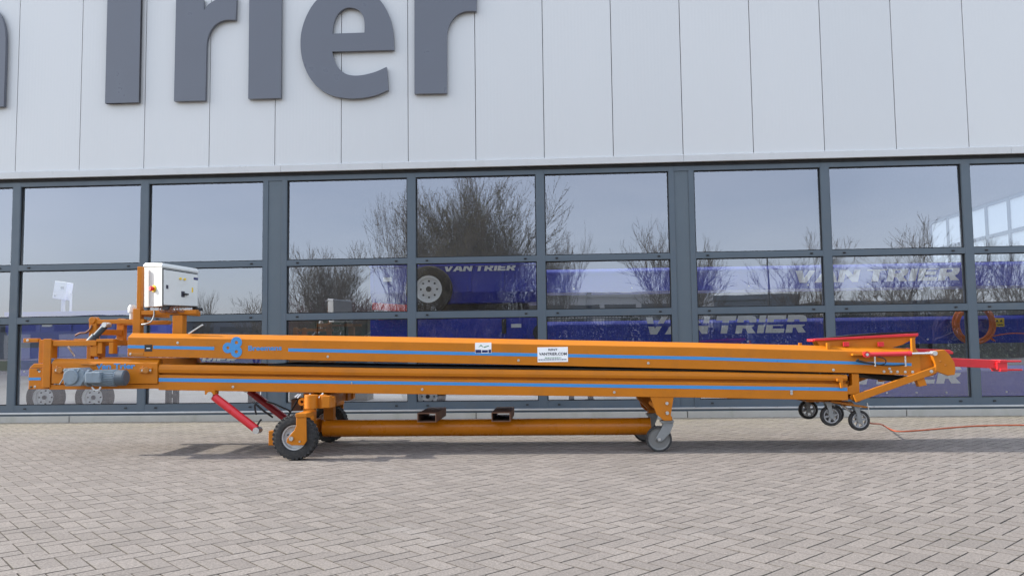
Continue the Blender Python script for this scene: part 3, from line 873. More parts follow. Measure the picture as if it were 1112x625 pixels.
P = {'l0': at(156.6, 330.2, yc0), 'l1': at(156.6, 290.2, yc0), 'm0': at(176, 332.2, ycm), 'm1': at(176, 290.6, ycm), 'r0': at(214.6, 332.6, yc1), 'r1': at(214.6, 296.6, yc1)}
bk0 = P['l0'] + P['r0'] - P['m0']; bk1 = P['l1'] + P['r1'] - P['m1']
zb = min(P['l0'].z, P['m0'].z, P['r0'].z)
for k in ('l0', 'm0', 'r0'): P[k] = Vector((P[k].x, P[k].y, zb))
bk0 = Vector((bk0.x, bk0.y, zb))
mb = MB(); mb.solid([[P['l0'], P['m0'], P['r0'], bk0], [P['l1'], P['m1'], P['r1'], bk1]])
CAB = mb.build('control_cabinet', M['cab_grey'], MC, bevel=.006)
cen = (P['l1'] + P['r1']) / 2
def grow(v, k, dz): return cen + (v - cen) * k + Vector((0, 0, dz))
mb = MB(); cp = [P['l1'], P['m1'], P['r1'], bk1]
mb.solid([[grow(v, 1.035, .004) for v in cp], [grow(v, 1.045, .022) for v in cp], [grow(v, .96, .05) for v in cp]])
mb.build('roof_cap', M['cab_grey'], CAB, bevel=.003)
du = P['r0'] - P['m0']; du1 = P['r1'] - P['m1']; nrm = Vector((du.y, -du.x, 0)).normalized()
if nrm.y > 0: nrm = -nrm
def onface(u, v, o=0): return P['m0'].lerp(P['r0'], u).lerp(P['m1'].lerp(P['r1'], u), v) + nrm * o
mb = MB(); mb.solid([[onface(u, v, 0.0) for u, v in ((.03, .03), (.985, .03), (.985, .955), (.03, .955))], [onface(u, v, .014) for u, v in ((.03, .03), (.985, .03), (.985, .955), (.03, .955))]])
DOOR = mb.build('door', M['cab_grey'], CAB, bevel=.004)
mb = MB(); mb.solid([[onface(u, v, .002) for u, v in ((.005, .005), (.998, .005), (.998, .985), (.005, .985))], [onface(u, v, .0005) for u, v in ((.005, .005), (.998, .005), (.998, .985), (.005, .985))]]); mb.build('door_seal', M['gasket'], CAB)
def knob(u, v, r, mat, nm, d=.02): MB().tube([onface(u, v, .013), onface(u, v, .014 + d)], r, 16).build(nm, M[mat], CAB)
def plate(u0, u1, v0, v1, mat, nm, d=.004): MB().solid([[onface(u, v, .013) for u, v in ((u0, v0), (u1, v0), (u1, v1), (u0, v1))], [onface(u, v, .0145 + d) for u, v in ((u0, v0), (u1, v0), (u1, v1), (u0, v1))]]).build(nm, M[mat], CAB, bevel=.0015)
plate(.505, .60, .27, .43, 'ink', 'switch_plate'); 
MB().solid([[onface(u, v, .016) for u, v in ((.54, .34), (.67, .33), (.67, .37), (.54, .38))], [onface(u, v, .045) for u, v in ((.54, .34), (.67, .33), (.67, .37), (.54, .38))]]).build('switch_handle', M['black'], CAB)
plate(.085, .145, .46, .56, 'ink', 'door_lock')
knob(.475, .77, .012, 'yellow', 'indicator_lamp', .012); knob(.60, .77, .012, 'yellow', 'indicator_lamp', .012)
plate(.80, .845, .42, .56, 'yellow', 'warning_label', .001); plate(.86, .99, .79, .86, 'navy', 'maker_plate', .002)
sd = P['l0'] - P['m0']; sn = Vector((-sd.y, sd.x, 0)).normalized()
if sn.x > 0: sn = -sn
ec = P['m0'].lerp(P['l0'], .42).lerp(P['m1'].lerp(P['l1'], .42), .46)
eb = MB().tube([ec + sn * .001, ec + sn * .012], .036, 20).build('switch_plate', M['yellow'], CAB); MB().tube([ec + sn * .012, ec + sn * .04, ec + sn * .05], [.02, .027, .02], 20).build('stop_button', M['red'], CAB, smooth=True)
mb = MB()
for u in (.06, .9):
    c = P['m0'].lerp(P['r0'], u) + Vector((0, .04, 0)); mb.box(c.x - .03, c.x + .03, c.y - .02, c.y + .10, zb - .035, zb - .001)
mb.build('foot', M['dark_steel'], CAB, bevel=.003)
rc = random.Random(11)
mb = MB()
for k in range(9):
    x = at(176 + k * 2.6, 335, yS).x; z0 = zb
    mb.tube(crom([(x, yS - .03, z0 + .0), (x + rc.uniform(-.02, .02), yS - .06, z0 - .03), (x + rc.uniform(-.02, .08), yS - .07, z0 - .06), (x + rc.uniform(.02, .1), yS - .05, z0 - .04 + rc.uniform(-.03, .03))]), .006, 6)
mb.build('wiring', M['copper'], MC, smooth=True)
mb = MB(); mb.tube(crom([at(154, 352, yS - .05), at(158, 351.5, yS - .07), at(164, 349, yS - .07), at(167, 343, yS - .05), at(167.4, 337, yS - .04)]), .007, 8); mb.build('conduit', M['fork_grey'], MC, smooth=True)
mb = MB(); c = at(143.5, 336, yS + .1); mb.tube([(c.x, c.y, c.z - .03), (c.x, c.y, c.z + .02), (c.x, c.y, c.z + .05)], [.042, .042, .025], 20); mb.tube([(c.x, c.y, c.z - .12), (c.x, c.y, c.z - .03)], .025, 12); mb.build('beacon', M['cab_grey'], MC, smooth=True)
mb = MB(); mb.bar(at(205, 362, YN + .05), at(220, 352.5, YN + .05), .022, .012); mb.build('bracket_strip', M['zinc'], MC)
bolts(MC, [(142, 384.2)], YN, .016)
mb = MB(); a, b = at(139, 386, YN), at(156, 382.8, YN); mb.box(a.x, b.x, YN - .006, YN - .0005, a.z, b.z); mb.build('latch', M['orange_worn'], UF, bevel=.002)

# ---- chassis
yw0, yw1 = -3.99, -2.435
wl = ground_at(318, 500); WR = .212
CX = at(318, 477, yw0).x
tz = at(520, 463.6, YC).z
mb = MB(); tx0, tx1 = at(352, 463, YC).x, at(706, 463, YC).x
mb.tube([(tx0, YC, tz), (tx1, YC, tz - .0)], .088, 32)
mb.build('chassis_tube', M['orange_gloss'], MC, smooth=True)
mb = MB()
ax = at(336, 455, YC).x
mb.box(ax - .10, ax + .02, yw0 + .32, yw1 - .32, tz - .075, tz + .075)          # axle beam
for y in (YC - .35, YC + .35):
    mb.box(ax + .06, ax + .17, y - .045, y + .045, tz + .06, Zn(352, 427))      # posts carrying the lower frame
    mb.box(ax + .021, ax + .18, y - .05, y + .05, tz - .06, tz + .059)
mb.box(ax + .06, ax + .32, YC - .395, YC + .395, Zn(352, 440), Zn(352, 428.5))
for y, s in ((yw0 + .30, -1), (yw1 - .30, 1)):
    a = at(288, 471, y); z = tz - .02
    mb.box(CX - .33, ax - .1005, y - .04, y + .04, z - .075, z + .065)
mb.build('chassis', M['orange'], MC, bevel=.005)
for p in (463.5, 544):
    bx = MB()
    a, b = at(p - 10.2, 459.4, YC - .35), at(p + 10.2, 449.2, YC - .35)
    t = .008; z0, z1 = tz + .0905, tz + .0905 + (b.z - a.z); y0, y1 = YC - .36, YC + .36
    bx.box(a.x, b.x, y0, y1, z0, z0 + t); bx.box(a.x, b.x, y0, y1, z1 - t, z1); bx.box(a.x, a.x + t, y0, y1, z0 + t, z1 - t); bx.box(b.x - t, b.x, y0, y1, z0 + t, z1 - t)
    bx.build('fork_pocket', M['box_steel'], MC, bevel=.001)


def tyre(c, R, w, parent):
    rt = .56 * R
    o = MB()
    prof = [(rt, -w * .36), (rt * 1.10, -w * .47), (R * .80, -w * .5), (R * .93, -w * .44), (R * .965, -w * .34), (R * .965, w * .34), (R * .93, w * .44), (R * .80, w * .5), (rt * 1.10, w * .47), (rt, w * .36)]
    o.lathe(c, (0, 1, 0), prof, 48, True)
    for k in range(30):
        t = 2 * PI * k / 30
        for s in (-1, 1):
            tt = t + (s * .5 + .5) * PI / 30
            u = Vector((math.cos(tt), 0, math.sin(tt))); tg = Vector((-math.sin(tt), 0, math.cos(tt)))
            p0 = Vector(c) + u * (R * .975) + Vector((0, s * w * .06, 0)); p1 = Vector(c) + u * (R * .93) + Vector((0, s * w * .47, 0)) + tg * .012
            o.bar(p0, p1, R * .10, R * .075, up=u)
    T = o.build('tyre', M['rubber'], parent, smooth=True)
    return T


def pneu(cx, cy, R, w, name='wheel'):
    c = Vector((cx, cy, R))
    o = MB()
    rt = .56 * R
    o.lathe(c, (0, 1, 0), [(rt * 1.02, -w * .40), (rt * 1.02, -w * .34), (rt * .90, -w * .33), (rt * .86, -w * .12), (rt * .62, -w * .10), (rt * .5, -w * .2), (rt * .28, -w * .22), (0.001, -w * .22)], 40)
    o.lathe(c, (0, 1, 0), [(rt * 1.02, w * .40), (rt * 1.02, w * .34), (rt * .90, w * .33), (rt * .86, w * .0), (0.001, w * .0)], 40)
    W = o.build(name, M['rim_grey'], MC, smooth=True)
    tyre(c, R, w, W)
    h = MB()
    for k in range(5):
        t = k * 2 * PI / 5 + .3; h.tube([c + Vector((math.cos(t) * rt * .62, -w * .24, math.sin(t) * rt * .62)), c + Vector((math.cos(t) * rt * .62, -w * .1, math.sin(t) * rt * .62))], rt * .06, 8)
    h.build('wheel_nut', M['dark_steel'], W)
    return W


for yw, s in ((yw0, 1), (yw1, -1)):
    cx = CX + (0 if s > 0 else -.085)
    cyw = yw + s * .09
    pneu(cx, cyw, WR, .15)
    # single sided fork arm, cap and swivel housing
    f = MB()
    yo = cyw - .115 * s
    g = lambda pts: [(at(x, y, yw0).x + (cx - CX), at(x, y, yw0).z) for x, y in pts]
    y0, y1 = sorted((yo - .012 * s, yo + .012 * s))
    f.prism(g([(323, 452.6), (333.4, 452.6), (334, 478), (331, 482.5), (318, 482.6), (312.6, 479.8), (313, 475.6), (321, 466), (322.8, 462)]), y0, y1)
    ya, yb = sorted((yo - .02 * s, yo + .30 * s))
    f.prism(g([(322.6, 448), (334.2, 448), (334.2, 452.4), (322.6, 452.4)]), ya, yb)
    hc = Vector((g([(332, 440)])[0][0], yo + .20 * s, 0))
    za, zb_ = g([(0, 447.6)])[0][1], g([(0, 432.8)])[0][1]
    f.tube([(hc.x, hc.y, za), (hc.x, hc.y, zb_)], .066, 28)
    f.tube([(hc.x + .11, hc.y + .02 * s, za), (hc.x + .11, hc.y + .02 * s, zb_)], .035, 20)
    f.box(hc.x + .115, hc.x + .19, hc.y - .05, hc.y + .05, za + .01, zb_ - .01)
    f.bar((hc.x + .12, hc.y, za + .05), (hc.x + .12, hc.y + s * .22, za + .05), .11, .10)
    lug = [(hc.x - .092 + .036 * math.cos(t * PI / 12), (za + zb_) / 2 + .036 * math.sin(t * PI / 12)) for t in range(24)]
    lin_ = [(hc.x - .092 + .016 * math.cos(t * PI / 8), (za + zb_) / 2 + .016 * math.sin(t * PI / 8)) for t in range(16)]
    FK = f.build('wheel_fork', M['orange'], MC, bevel=.004, smooth=True)
    lq = poly_solid([lug, lin_], hc.y - .012, hc.y + .012); lq.build('lug', M['orange'], FK)
    h = MB()
    c = Vector((cx, yo, WR)); h.tube([c + Vector((0, -.03 * s, 0)), c + Vector((0, .05 * s, 0))], .022, 6)
    c2 = Vector((g([(327, 478.4)])[0][0], yo, g([(327, 478.4)])[0][1])); h.tube([c2 + Vector((0, -.022 * s, 0)), c2], .009, 6)
    h.build('axle_bolt', M['zinc'], FK)
# red rams between the chassis and the lower frame
for y, mt in ((YN + .02, 'red'), (YF - .02, 'dark_red')):  # far ram takes a darker red, its shade put into the colour
    p0 = Vector((at(229, 428.5, YN).x, y, at(229, 428.5, YN).z)); p1 = Vector((at(279, 467, YN).x, y, at(279, 467, YN).z))
    mb = MB(); d = (p1 - p0).normalized()
    mb.tube([p0 + d * .03, p1 - d * .02], .040, 20)
    RAM = mb.build('lift_ram', M[mt], MC, smooth=True)
    for p in (p0, p1): MB().tube([p + Vector((0, -.05, 0)), p + Vector((0, .05, 0))], .032, 18).build('pin', M['zinc'], RAM, smooth=True)
    mb = MB(); mb.box(p0.x - .05, p0.x + .05, y - .048, y + .05, p0.z + .005, p0.z + .05); mb.build('lug', M['orange'], RAM)
mb = MB()
H = lambda *pts: mb.tube(crom([at(x, y, YC + dy) for x, y, dy in pts]), .010, 6)
H((278.6, 450, -.3), (277, 444, -.3), (277.4, 438.6, -.3), (284, 444, -.28), (291, 449, -.25), (296, 452.6, -.2))
H((290, 436, .1), (297, 438, 0), (306, 442, -.1), (315, 446.6, -.15), (312, 452, -.15))
H((316, 446, -.2), (322, 436, -.3), (325, 430, -.3)); H((279, 462.6, -.32), (282, 457, -.34), (284, 455, -.34))
mb.build('hydraulic_hose', M['black'], MC, smooth=True)
mb = MB()
for q in ((323, 432, 326.5, 428), (335.5, 430.6, 337, 427.5), (346, 432, 351, 426.8), (320, 431, 324, 428)): mb.tube([at(q[0], q[1], YN - .05), at(q[2], q[3], YN - .02)], .009, 8)
mb.build('grease_line', M['zinc'], MC, smooth=True)
mb = MB(); a, b = at(316, 446, YC - .1), at(327, 433, YC - .1); mb.box(a.x, b.x, YC - .1, YC + .2, a.z, b.z); mb.build('valve_block', M['box_steel'], MC, bevel=.006)

# ---- swivel casters under the right half
for y, s in ((-3.483, -1), (-2.681, 1)):
    cx = at(715.5, 477, -3.483).x + (0 if s < 0 else -.05); R = .125
    yb = YN + .0 if s < 0 else YF
    z = lambda py: at(718, py, -3.5).z
    X = lambda p: at(p, 445, -3.5).x + (0 if s < 0 else -.05)
    mb = MB(); y0, y1 = sorted((yb + .02 * -s * -1, yb + (.035 if s < 0 else -.035)))
    y0, y1 = (YN + .012, YN + .027) if s < 0 else (YF - .027, YF - .012)
    mb.prism([(X(705), z(428)), (X(731.4), z(428)), (X(727.4), z(449)), (X(728), z(455.6)), (X(720), z(455.6)), (X(712), z(449))], y0, y1)
    yy0, yy1 = sorted((y0 if s < 0 else y1, (y0 if s < 0 else y1) + .14 * (1 if s < 0 else -1)))
    mb.box(X(719), X(729), yy0 + .016, yy1, z(455.6), z(451.4))
    mb.bar((X(706), (y0 + y1) / 2 + .10 * (1 if s < 0 else -1), z(436)), (X(722), (y0 + y1) / 2 + .05 * (1 if s < 0 else -1), z(452)), .03, .03)
    BR = mb.build('caster_bracket', M['orange'], MC, bevel=.003)
    bo = MB()
    for q, r, in ((437, .016), (447.4, .018)):
        bo.tube([((X(723.4)), (y0 if s < 0 else y1), z(q)), (X(723.4), (y0 - .012 if s < 0 else y1 + .012), z(q))], r, 6)
    bo.build('bolt', M['zinc'], BR)
    cy_ = y
    fk = MB()
    sx = X(722.5)
    fk.box(X(717) - .0, X(731), cy_ - .055, cy_ + .06, z(458.2), z(456))
    fk.tube([(sx, cy_, z(456) - .03), (sx, cy_, z(456) - .005)], .045, 20)
    for k in (-1, 1):
        yk = cy_ + k * .034
        fk.prism([(X(719.5), z(461)), (X(730.4), z(461)), (X(726.5), z(470)), (cx + .028, R - .02), (cx - .01, R - .03), (cx - .03, R + .01), (cx - .015, R + .04)], yk - .004, yk + .004)
    fk.box(X(719.5), X(730.4), cy_ - .038, cy_ + .038, z(461), z(458.4))
    CF = fk.build('caster_fork', M['fork_grey'], MC, bevel=.002)
    w = MB(); w.lathe((cx, cy_, R), (0, 1, 0), [(.0005, -.012), (.03, -.026), (.034, -.012), (R * .74, -.012), (R * .80, -.018), (R * .84, -.020), (R * .84, .020), (R * .80, .018), (R * .74, .012), (.034, .012), (.03, .026), (.0005, .012)], 40)
    W = w.build('caster_wheel', M['caster_grey'], MC, smooth=True)
    w = MB(); w.lathe((cx, cy_, R), (0, 1, 0), [(R * .84, -.021), (R * .86, -.025), (R * .97, -.025), (R, -.016), (R, .016), (R * .97, .025), (R * .86, .025), (R * .84, .021)], 44, True); w.build('tread', M['rubber'], W, smooth=True)
    w = MB(); w.tube([(cx, cy_ - .052, R), (cx, cy_ + .052, R)], .014, 6); w.build('axle_bolt', M['zinc'], CF)

# ---- hinge end, right
he = MB()
for far in (False, True):
    f = (lambda y: mir(y)) if far else (lambda y: y)
    def pr(pts, ya, yb):
        v = [at(x, y, YN) for x, y in pts]; y0, y1 = sorted((f(ya), f(yb))); he.prism([(p.x, p.z) for p in v], y0, y1)
    # hinge cheek
    pr([(1010.6, 384.5), (1014, 380.6), (1023.5, 379.2), (1029.5, 385), (1034.5, 393), (1036, 401), (1035, 406.5), (1028, 407.4), (1018, 403.6), (1014, 402), (1014.4, 396)], YN - .034, YN + .02)
    pr([(1000, 384.4), (1012, 381.2), (1016, 404), (1000, 408)], YN + .0205, YN + .09)
    # folding arm
    pr([(925.6, 428.6), (1009.6, 399.4), (1016.5, 397), (1018, 402.6), (1012.6, 406), (928.6, 436.2)], YN - .030, YN + .0)
    # stop block on the arm and hanger post
    pr([(994.6, 411.6), (1003, 409), (1006.4, 418), (998, 419.6)], YN - .01, YN + .06)
    pr([(926, 405.6), (933.6, 405.6), (934.6, 428), (920.6, 428), (920.6, 420), (926.4, 418)], YN + .02, YN + .11)
    pr([(908, 410.6), (914.4, 411.6), (914.4, 421), (912, 421), (911, 414), (908, 413.6)], YN - .03, YN + .0)
for p, yy in ((1022, 392), (928, 431), (930, 412)):
    c = at(p, yy, YN); he.tube([(c.x, YN + .03, c.z), (c.x, YF - .03, c.z)], .03, 16)
HE = he.build('hinge_frame', M['orange'], MC, bevel=.004)
bolts(HE, [(1011.4, 403)], YN - .03, .016); bolts(HE, [(1021, 392), (1026.6, 396)], YN - .034, .012, 'orange_worn'); bolts(HE, [(1012, 384.4)], YN - .036, .015)
mb = MB(); c = at(934, 432, YN); mb.tube([(c.x - .02, YN + .0, c.z - .01), (c.x - .02, YN + .09, c.z - .01)], .03, 14); mb.build('pivot', M['box_steel'], HE, smooth=True)
mb = MB(); A = [at(*q, YN + .1) for q in ((938, 406.4), (985, 408), (986, 412.6), (975, 414.6), (955, 411.6))]; mb.prism([(p.x, p.z) for p in A], YN + .12, YF - .12); mb.build('belt_scraper', M['belt'], HE)
# red guide board with its tray
y0, y1 = YN + .06, YN + .30
mb = MB()
for (pa, pb_, ya, yb_) in (((886.6, 367.6), (1000.6, 361.6), y0, y0 + .03), ((886.6, 367.6), (1000.6, 361.6), y1 - .03, y1)):
    v = [at(*q, YN) for q in (pa, pb_, (pb_[0] - .3, pb_[1] + 2.9), (pa[0] + .4, pa[1] + 2.3))]
    mb.prism([(p.x, p.z) for p in v], ya, yb_)
for p in ((887, 369.6), (1000, 364)):
    c = at(*p, YN); mb.tube([(c.x, y0 + .031, c.z), (c.x, y1 - .031, c.z)], .012, 10)
for p in (921, 959):
    for yy in (y0 - .008, ):
        a, b = at(p - 3, 376, YN), at(p + 3.4, 371, YN); mb.box(a.x, b.x, yy, yy + .02, a.z, b.z)
RB = mb.build('tray_rim', M['red'], MC, bevel=.003)
mb = MB(); v = [at(*q, YN) for q in ((890, 369.6), (1000, 363.6), (999, 366.6), (984, 374.2), (966, 379.4), (897, 379.4))]; mb.prism([(p.x, p.z) for p in v], y0 + .032, y0 + .06); mb.build('tray_side', M['orange'], RB); mb = MB(); mb.prism([(p.x, p.z) for p in v], y1 - .06, y1 - .032); mb.build('tray_side', M['orange'], RB)
mb = MB(); v = [at(*q, YN) for q in ((896, 367.0), (930, 363.2), (960, 361.0), (1001.5, 359.6), (1001.5, 361.2), (930, 365.4))]; mb.prism([(p.x, p.z) for p in v], y0 + .034, y1 - .034); mb.build('tray_flap', M['belt'], RB)
for p, ya_, yb_ in ((900.6, 372, 380), (993.4, 367, 387)):
    a, b = at(p - 1.5, yb_, YN), at(p + 1.5, ya_, YN)
    for y0_, y1_ in ((YN + .02, YN + .0575), (YF - .0575, YF - .02)):
        mb = MB(); mb.box(a.x, b.x, y0_, y1_, a.z, b.z); mb.build('tray_post', M['orange'], MC, bevel=.002)
# folding ram, near side, with rod and hoses; its twin on the far side
for y in (YN - .055, YF + .055):
    r0_, r1_, r2_ = at(938, 384.6, YN), at(986.6, 383.6, YN), at(1010.6, 383.2, YN)
    fy = lambda v: Vector((v.x, y, v.z))
    mb = MB(); mb.tube([fy(r0_), fy(r1_)], .0215, 18); mb.tube([fy(r0_) + Vector((0, -.03, 0)), fy(r0_) + Vector((0, .03, 0))], .030, 18); mb.tube([fy(r1_) - Vector((.03, 0, 0)), fy(r1_)], .025, 18)
    FR = mb.build('folding_ram', M['red'], MC, smooth=True)
    mb = MB(); mb.tube([fy(r1_), fy(r2_)], .011, 14); mb.build('piston_rod', M['chrome'], FR, smooth=True)
    mb = MB(); mb.tube([fy(r2_) + Vector((0, -.04, 0)), fy(r2_) + Vector((0, .04, 0))], .022, 16); mb.build('pin', M['zinc'], FR, smooth=True); mb = MB(); mb.tube([fy(r0_) + Vector((0, -.035, 0)), fy(r0_) + Vector((0, .05, 0))], .014, 12)
    mb.build('pin', M['zinc'], FR, smooth=True)
    for p in (947.4, 980.2):
        mb = MB(); a = at(p, 386, YN); mb.tube([(a.x, y, a.z - .0), (a.x, y, a.z - .10)], .008, 10); mb.build('fitting', M['zinc'], FR, smooth=True)
    mb = MB(); s = 1
    mb.tube(crom([fy(at(*q, YN)) for q in ((947.4, 394.4), (940, 393.6), (932, 391.6), (927.6, 391.6), (930, 389.6))]), .0075, 8)
    mb.tube(crom([fy(at(*q, YN)) for q in ((980, 395.6), (970, 396.4), (957, 396.2), (945, 394.8), (930, 392.2), (927, 391))]), .0065, 8)
    mb.tube(crom([fy(at(*q, YN)) + Vector((0, -.01, 0)) for q in ((950, 396), (957.6, 394.6), (959, 391), (956, 388.4), (950, 386.8))]), .005, 8)
    mb.build('hydraulic_hose', M['black'], FR, smooth=True)
    mb = MB(); a, b = at(924, 385.8, YN), at(937, 383.4, YN); mb.box(a.x, b.x, min(y, y + .06), max(y, y + .06) , a.z, b.z); mb.build('ram_mount', M['orange'], FR, bevel=.002)
# red top arm and drawbar
mb = MB()
v = [at(*q, YC) for q in ((978, 377.6), (1021, 379.4), (1024.6, 381.6), (1024.6, 384), (978, 382))]
mb.prism([(p.x, p.z) for p in v], YC - .20, YC - .12); mb.build('guide_arm', M['red'], MC, bevel=.004); mb = MB(); mb.prism([(p.x, p.z) for p in v], YC + .12, YC + .20); mb.build('guide_arm', M['red'], MC, bevel=.004)
mb = MB()
p0, p1 = at(1018, 392.4, YC), at(1081, 395.2, YC)
mb.bar(p0, p1, .09, .085)
a, b = at(1079, 403, YC), at(1089.6, 390.2, YC)
mb.box(a.x, b.x, YC - .07, YC + .07, (a.z + b.z) / 2 - .04, (a.z + b.z) / 2 + .04)
mb.box(a.x + .02, b.x - .01, YC - .085, YC + .085, b.z - .03, b.z); mb.box(a.x + .02, b.x - .01, YC - .085, YC + .085, a.z, a.z + .03)
mb.box(b.x - .02, b.x + .15, YC - .05, YC + .05, b.z - .026, b.z - .008); mb.box(b.x - .02, b.x + .155, YC - .05, YC + .05, a.z + .006, a.z + .024)
mb.build('drawbar', M['red'], MC, bevel=.005)
mb = MB(); c = at(1008, 406, YN); mb.tube(crom([at(1000, 404, YN + .05), at(1006, 407, YN + .02), at(1012, 406, YN + .02), at(1016, 404, YN + .05)]), .014, 8); mb.build('hose_end', M['dark_red'], MC, smooth=True)

# ---- folded support wheels hanging under the hinge end
mb = MB()
a, b = at(862, 434.9, YN), at(944, 436.6, YN)
v = [at(*q, YN) for q in ((908, 435.4), (946, 441.8), (950, 443.2), (944, 443.6), (906, 437.4))]
for yy in (YN + .10, YF - .18): mb.prism([(p.x, p.z) for p in v], yy, yy + .08)
c = at(930, 440, YN); mb.box(c.x - .04, c.x + .04, YN + .181, YF - .181, c.z - .02, c.z + .015)
c = at(885, 434, YN); mb.box(c.x - .04, c.x + .30, YN + .14, YF - .14, c.z - .03, c.z - .005)
SF = mb.build('support_leg', M['orange_worn'], MC, bevel=.003)
for cyw in (-3.42, -2.72):
    for (p, q, top) in ((902, 451, 437), (932.8, 456, 441)):
        base = at(p, q, -3.42); R = .10
        c = Vector((base.x, cyw, base.z))
        w = MB()
        w.lathe(c, (0, 1, 0), [(R * .62, -.024), (R * .70, -.026), (R * .74, -.018), (R * .74, .018), (R * .70, .026), (R * .62, .024)], 32, True)
        w.tube([c + Vector((0, -.03, 0)), c + Vector((0, .03, 0))], R * .24, 18)
        for k in range(6):
            t = k * PI / 3 + .2; u = Vector((math.cos(t), 0, math.sin(t))); w.bar(c + u * R * .15, c + u * R * .66, .03, R * .20, up=u.cross(Vector((0, 1, 0))))
        W = w.build('support_wheel', M['spoke_grey'], MC, bevel=.002)
        w = MB(); w.lathe(c, (0, 1, 0), [(R * .74, -.018), (R * .80, -.027), (R * .93, -.025), (R, -.014), (R, .014), (R * .93, .025), (R * .80, .027), (R * .74, .018)], 36, True); w.build('tyre', M['rubber'], W, smooth=True)
        fk = MB(); zt = at(p, top, -3.42).z
        for k in (-1, 1):
            yk = cyw + k * .036
            fk.prism([(c.x - .055, zt), (c.x - .0, zt), (c.x + .005, c.z + .05), (c.x + .024, c.z - .005), (c.x + .0, c.z - .028), (c.x - .026, c.z - .005), (c.x - .03, c.z + .05)], yk - .003, yk + .003)
        fk.box(c.x - .06, c.x + .01, cyw - .04, cyw + .04, zt, zt + .012)
        fk.build('caster_fork', M['fork_grey'], W, bevel=.001)
mb = MB(); mb.tube(crom([at(914, 440, YN + .2), at(919, 443, YN + .2), at(925, 447, YN + .2)]), .012, 8); mb.build('grease_line', M['zinc'], MC, smooth=True)
mb = MB(); mb.tube([at(941.6, 437, YN + .05), at(944.6, 450, YN + .05)], .004, 6); mb.build('lock_wire', M['zinc'], MC)

# ---- the supply cable on the paving
pts = [at(938, 452, YN + .25), at(945, 459, YN + .3)]
for q in ((957, 465), (972, 468.4), (992, 468.2), (1024, 465.6), (1046, 463.8), (1069, 462.6), (1112, 462.0), (1180, 462.4), (1260, 466)):
    g = ground_at(*q); g.z = .009 if q[0] > 965 else .05; pts.append(g)
mb = MB(); mb.tube(crom(pts, 8), .0078, 8)
tag(mb.build('power_cable', M['cable'], smooth=True), 'thin orange power cable trailing from the conveyor across the paving', 'cable')

# ------------------------------------------------------------------ machines standing inside the hall
def blue_conveyor(label, px0, px1, pt, pb, Y, words=(), legs=(), depth=.75, mat='blue', hang=0, studs=10, dots=()):
    a, b = at(px0, pb, Y), at(px1, pt, Y)
    root = thing('blue_conveyor', label, 'conveyor', ((a.x + b.x) / 2, Y + depth / 2, 0), 'blue conveyors parked inside the hall')
    h = b.z - a.z
    mb = MB()
    mb.solid([[(x, Y, a.z), (x, Y, b.z - .05), (x, Y + .045, b.z), (x, Y + depth - .045, b.z), (x, Y + depth, b.z - .05), (x, Y + depth, a.z)] for x in (a.x, b.x)])
    B = mb.build('frame', M[mat], root, bevel=.006)
    mb = MB()
    mb.box(a.x + .01, b.x - .01, Y - .012, Y + .001, a.z + .0, a.z + .05); mb.box(a.x + .01, b.x - .01, Y - .012, Y + .001, b.z - .10, b.z - .055)
    mb.build('frame_rail', M[mat], B, bevel=.003)
    mb = MB(); mb.tube([(b.x + .02, Y + .03, b.z - h * .4), (b.x + .02, Y + depth - .03, b.z - h * .4)], h * .34, 20); mb.tube([(a.x - .02, Y + .03, b.z - h * .4), (a.x - .02, Y + depth - .03, b.z - h * .4)], h * .34, 20)
    mb.build('drum', M['dark_steel'], root, smooth=True)
    mb = MB(); mb.box(a.x + .05, b.x - .05, Y + .09, Y + depth - .09, b.z + .001, b.z + .012); mb.build('belt', M['belt'], root)
    for wx0, wx1, wt, wb, txt in words:
        p, q = at(wx0, wb, Y - .004), at(wx1, wt, Y - .004)
        poly_solid(caps_contours(txt, p.x, q.x, p.z, q.z), Y - .005, Y + .0008).build('lettering', M['white'], B)
    mb = MB()
    for k in range(studs):
        x = a.x + (b.x - a.x) * (k + .5) / studs; mb.tube([(x, Y - .008, a.z + h * .16), (x, Y + .001, a.z + h * .16)], .014, 10)
    mb.build('bolt', M['white'], B)
    for p in legs:
        c = at(p, pb, Y).x; l = MB()
        for yy in (Y + .12, Y + depth - .12): l.box(c - .04, c + .04, yy - .04, yy + .04, .03, a.z - .002)
        l.box(c - .03, c + .03, Y + .161, Y + depth - .161, .22, .28)
        for yy in (Y + .12, Y + depth - .12): l.box(c - .09, c + .09, yy - .09, yy + .09, .021, .03)
        l.build('support_leg', M['dark_steel'], root)
    return root, B


R1, R1B = blue_conveyor('high blue conveyor with the largest white lettering, above the hose coil', 592, 1240, 281, 318, 2.7, [(860, 1042, 288, 307, 'VAN TRIER')], (640, 1010, 1190), mat='blue_sky_lit')
R2, R2B = blue_conveyor('blue conveyor behind the hose coil, its lettering cut by a mullion', 590, 1240, 340, 378, 1.5, [(698, 876, 341.6, 363, 'VAN TRIER')], (620, 800, 1180))
R3, R3B = blue_conveyor('low blue conveyor near the floor behind the red drawbar', 915, 1240, 395, 432, 1.0, [(884 + 40, 1044, 397, 417, 'TRIER')], (940, 1060, 1200), depth=.45)
mb = MB()
a, b = at(1075, 354.6, 1.494), at(1090, 345, 1.494); mb.box(a.x, b.x, 1.484, 1.4985, a.z, b.z)
wl_ = mb.build('warning_label', M['yellow'], R2B)
mb = MB(); W_, H_ = b.x - a.x, b.z - a.z
for k in range(3):
    x = a.x + W_ * (.22 + .28 * k); mb.prism([(x - W_ * .1, a.z + H_ * .55), (x + W_ * .1, a.z + H_ * .55), (x, a.z + H_ * .85)], 1.481, 1.485)
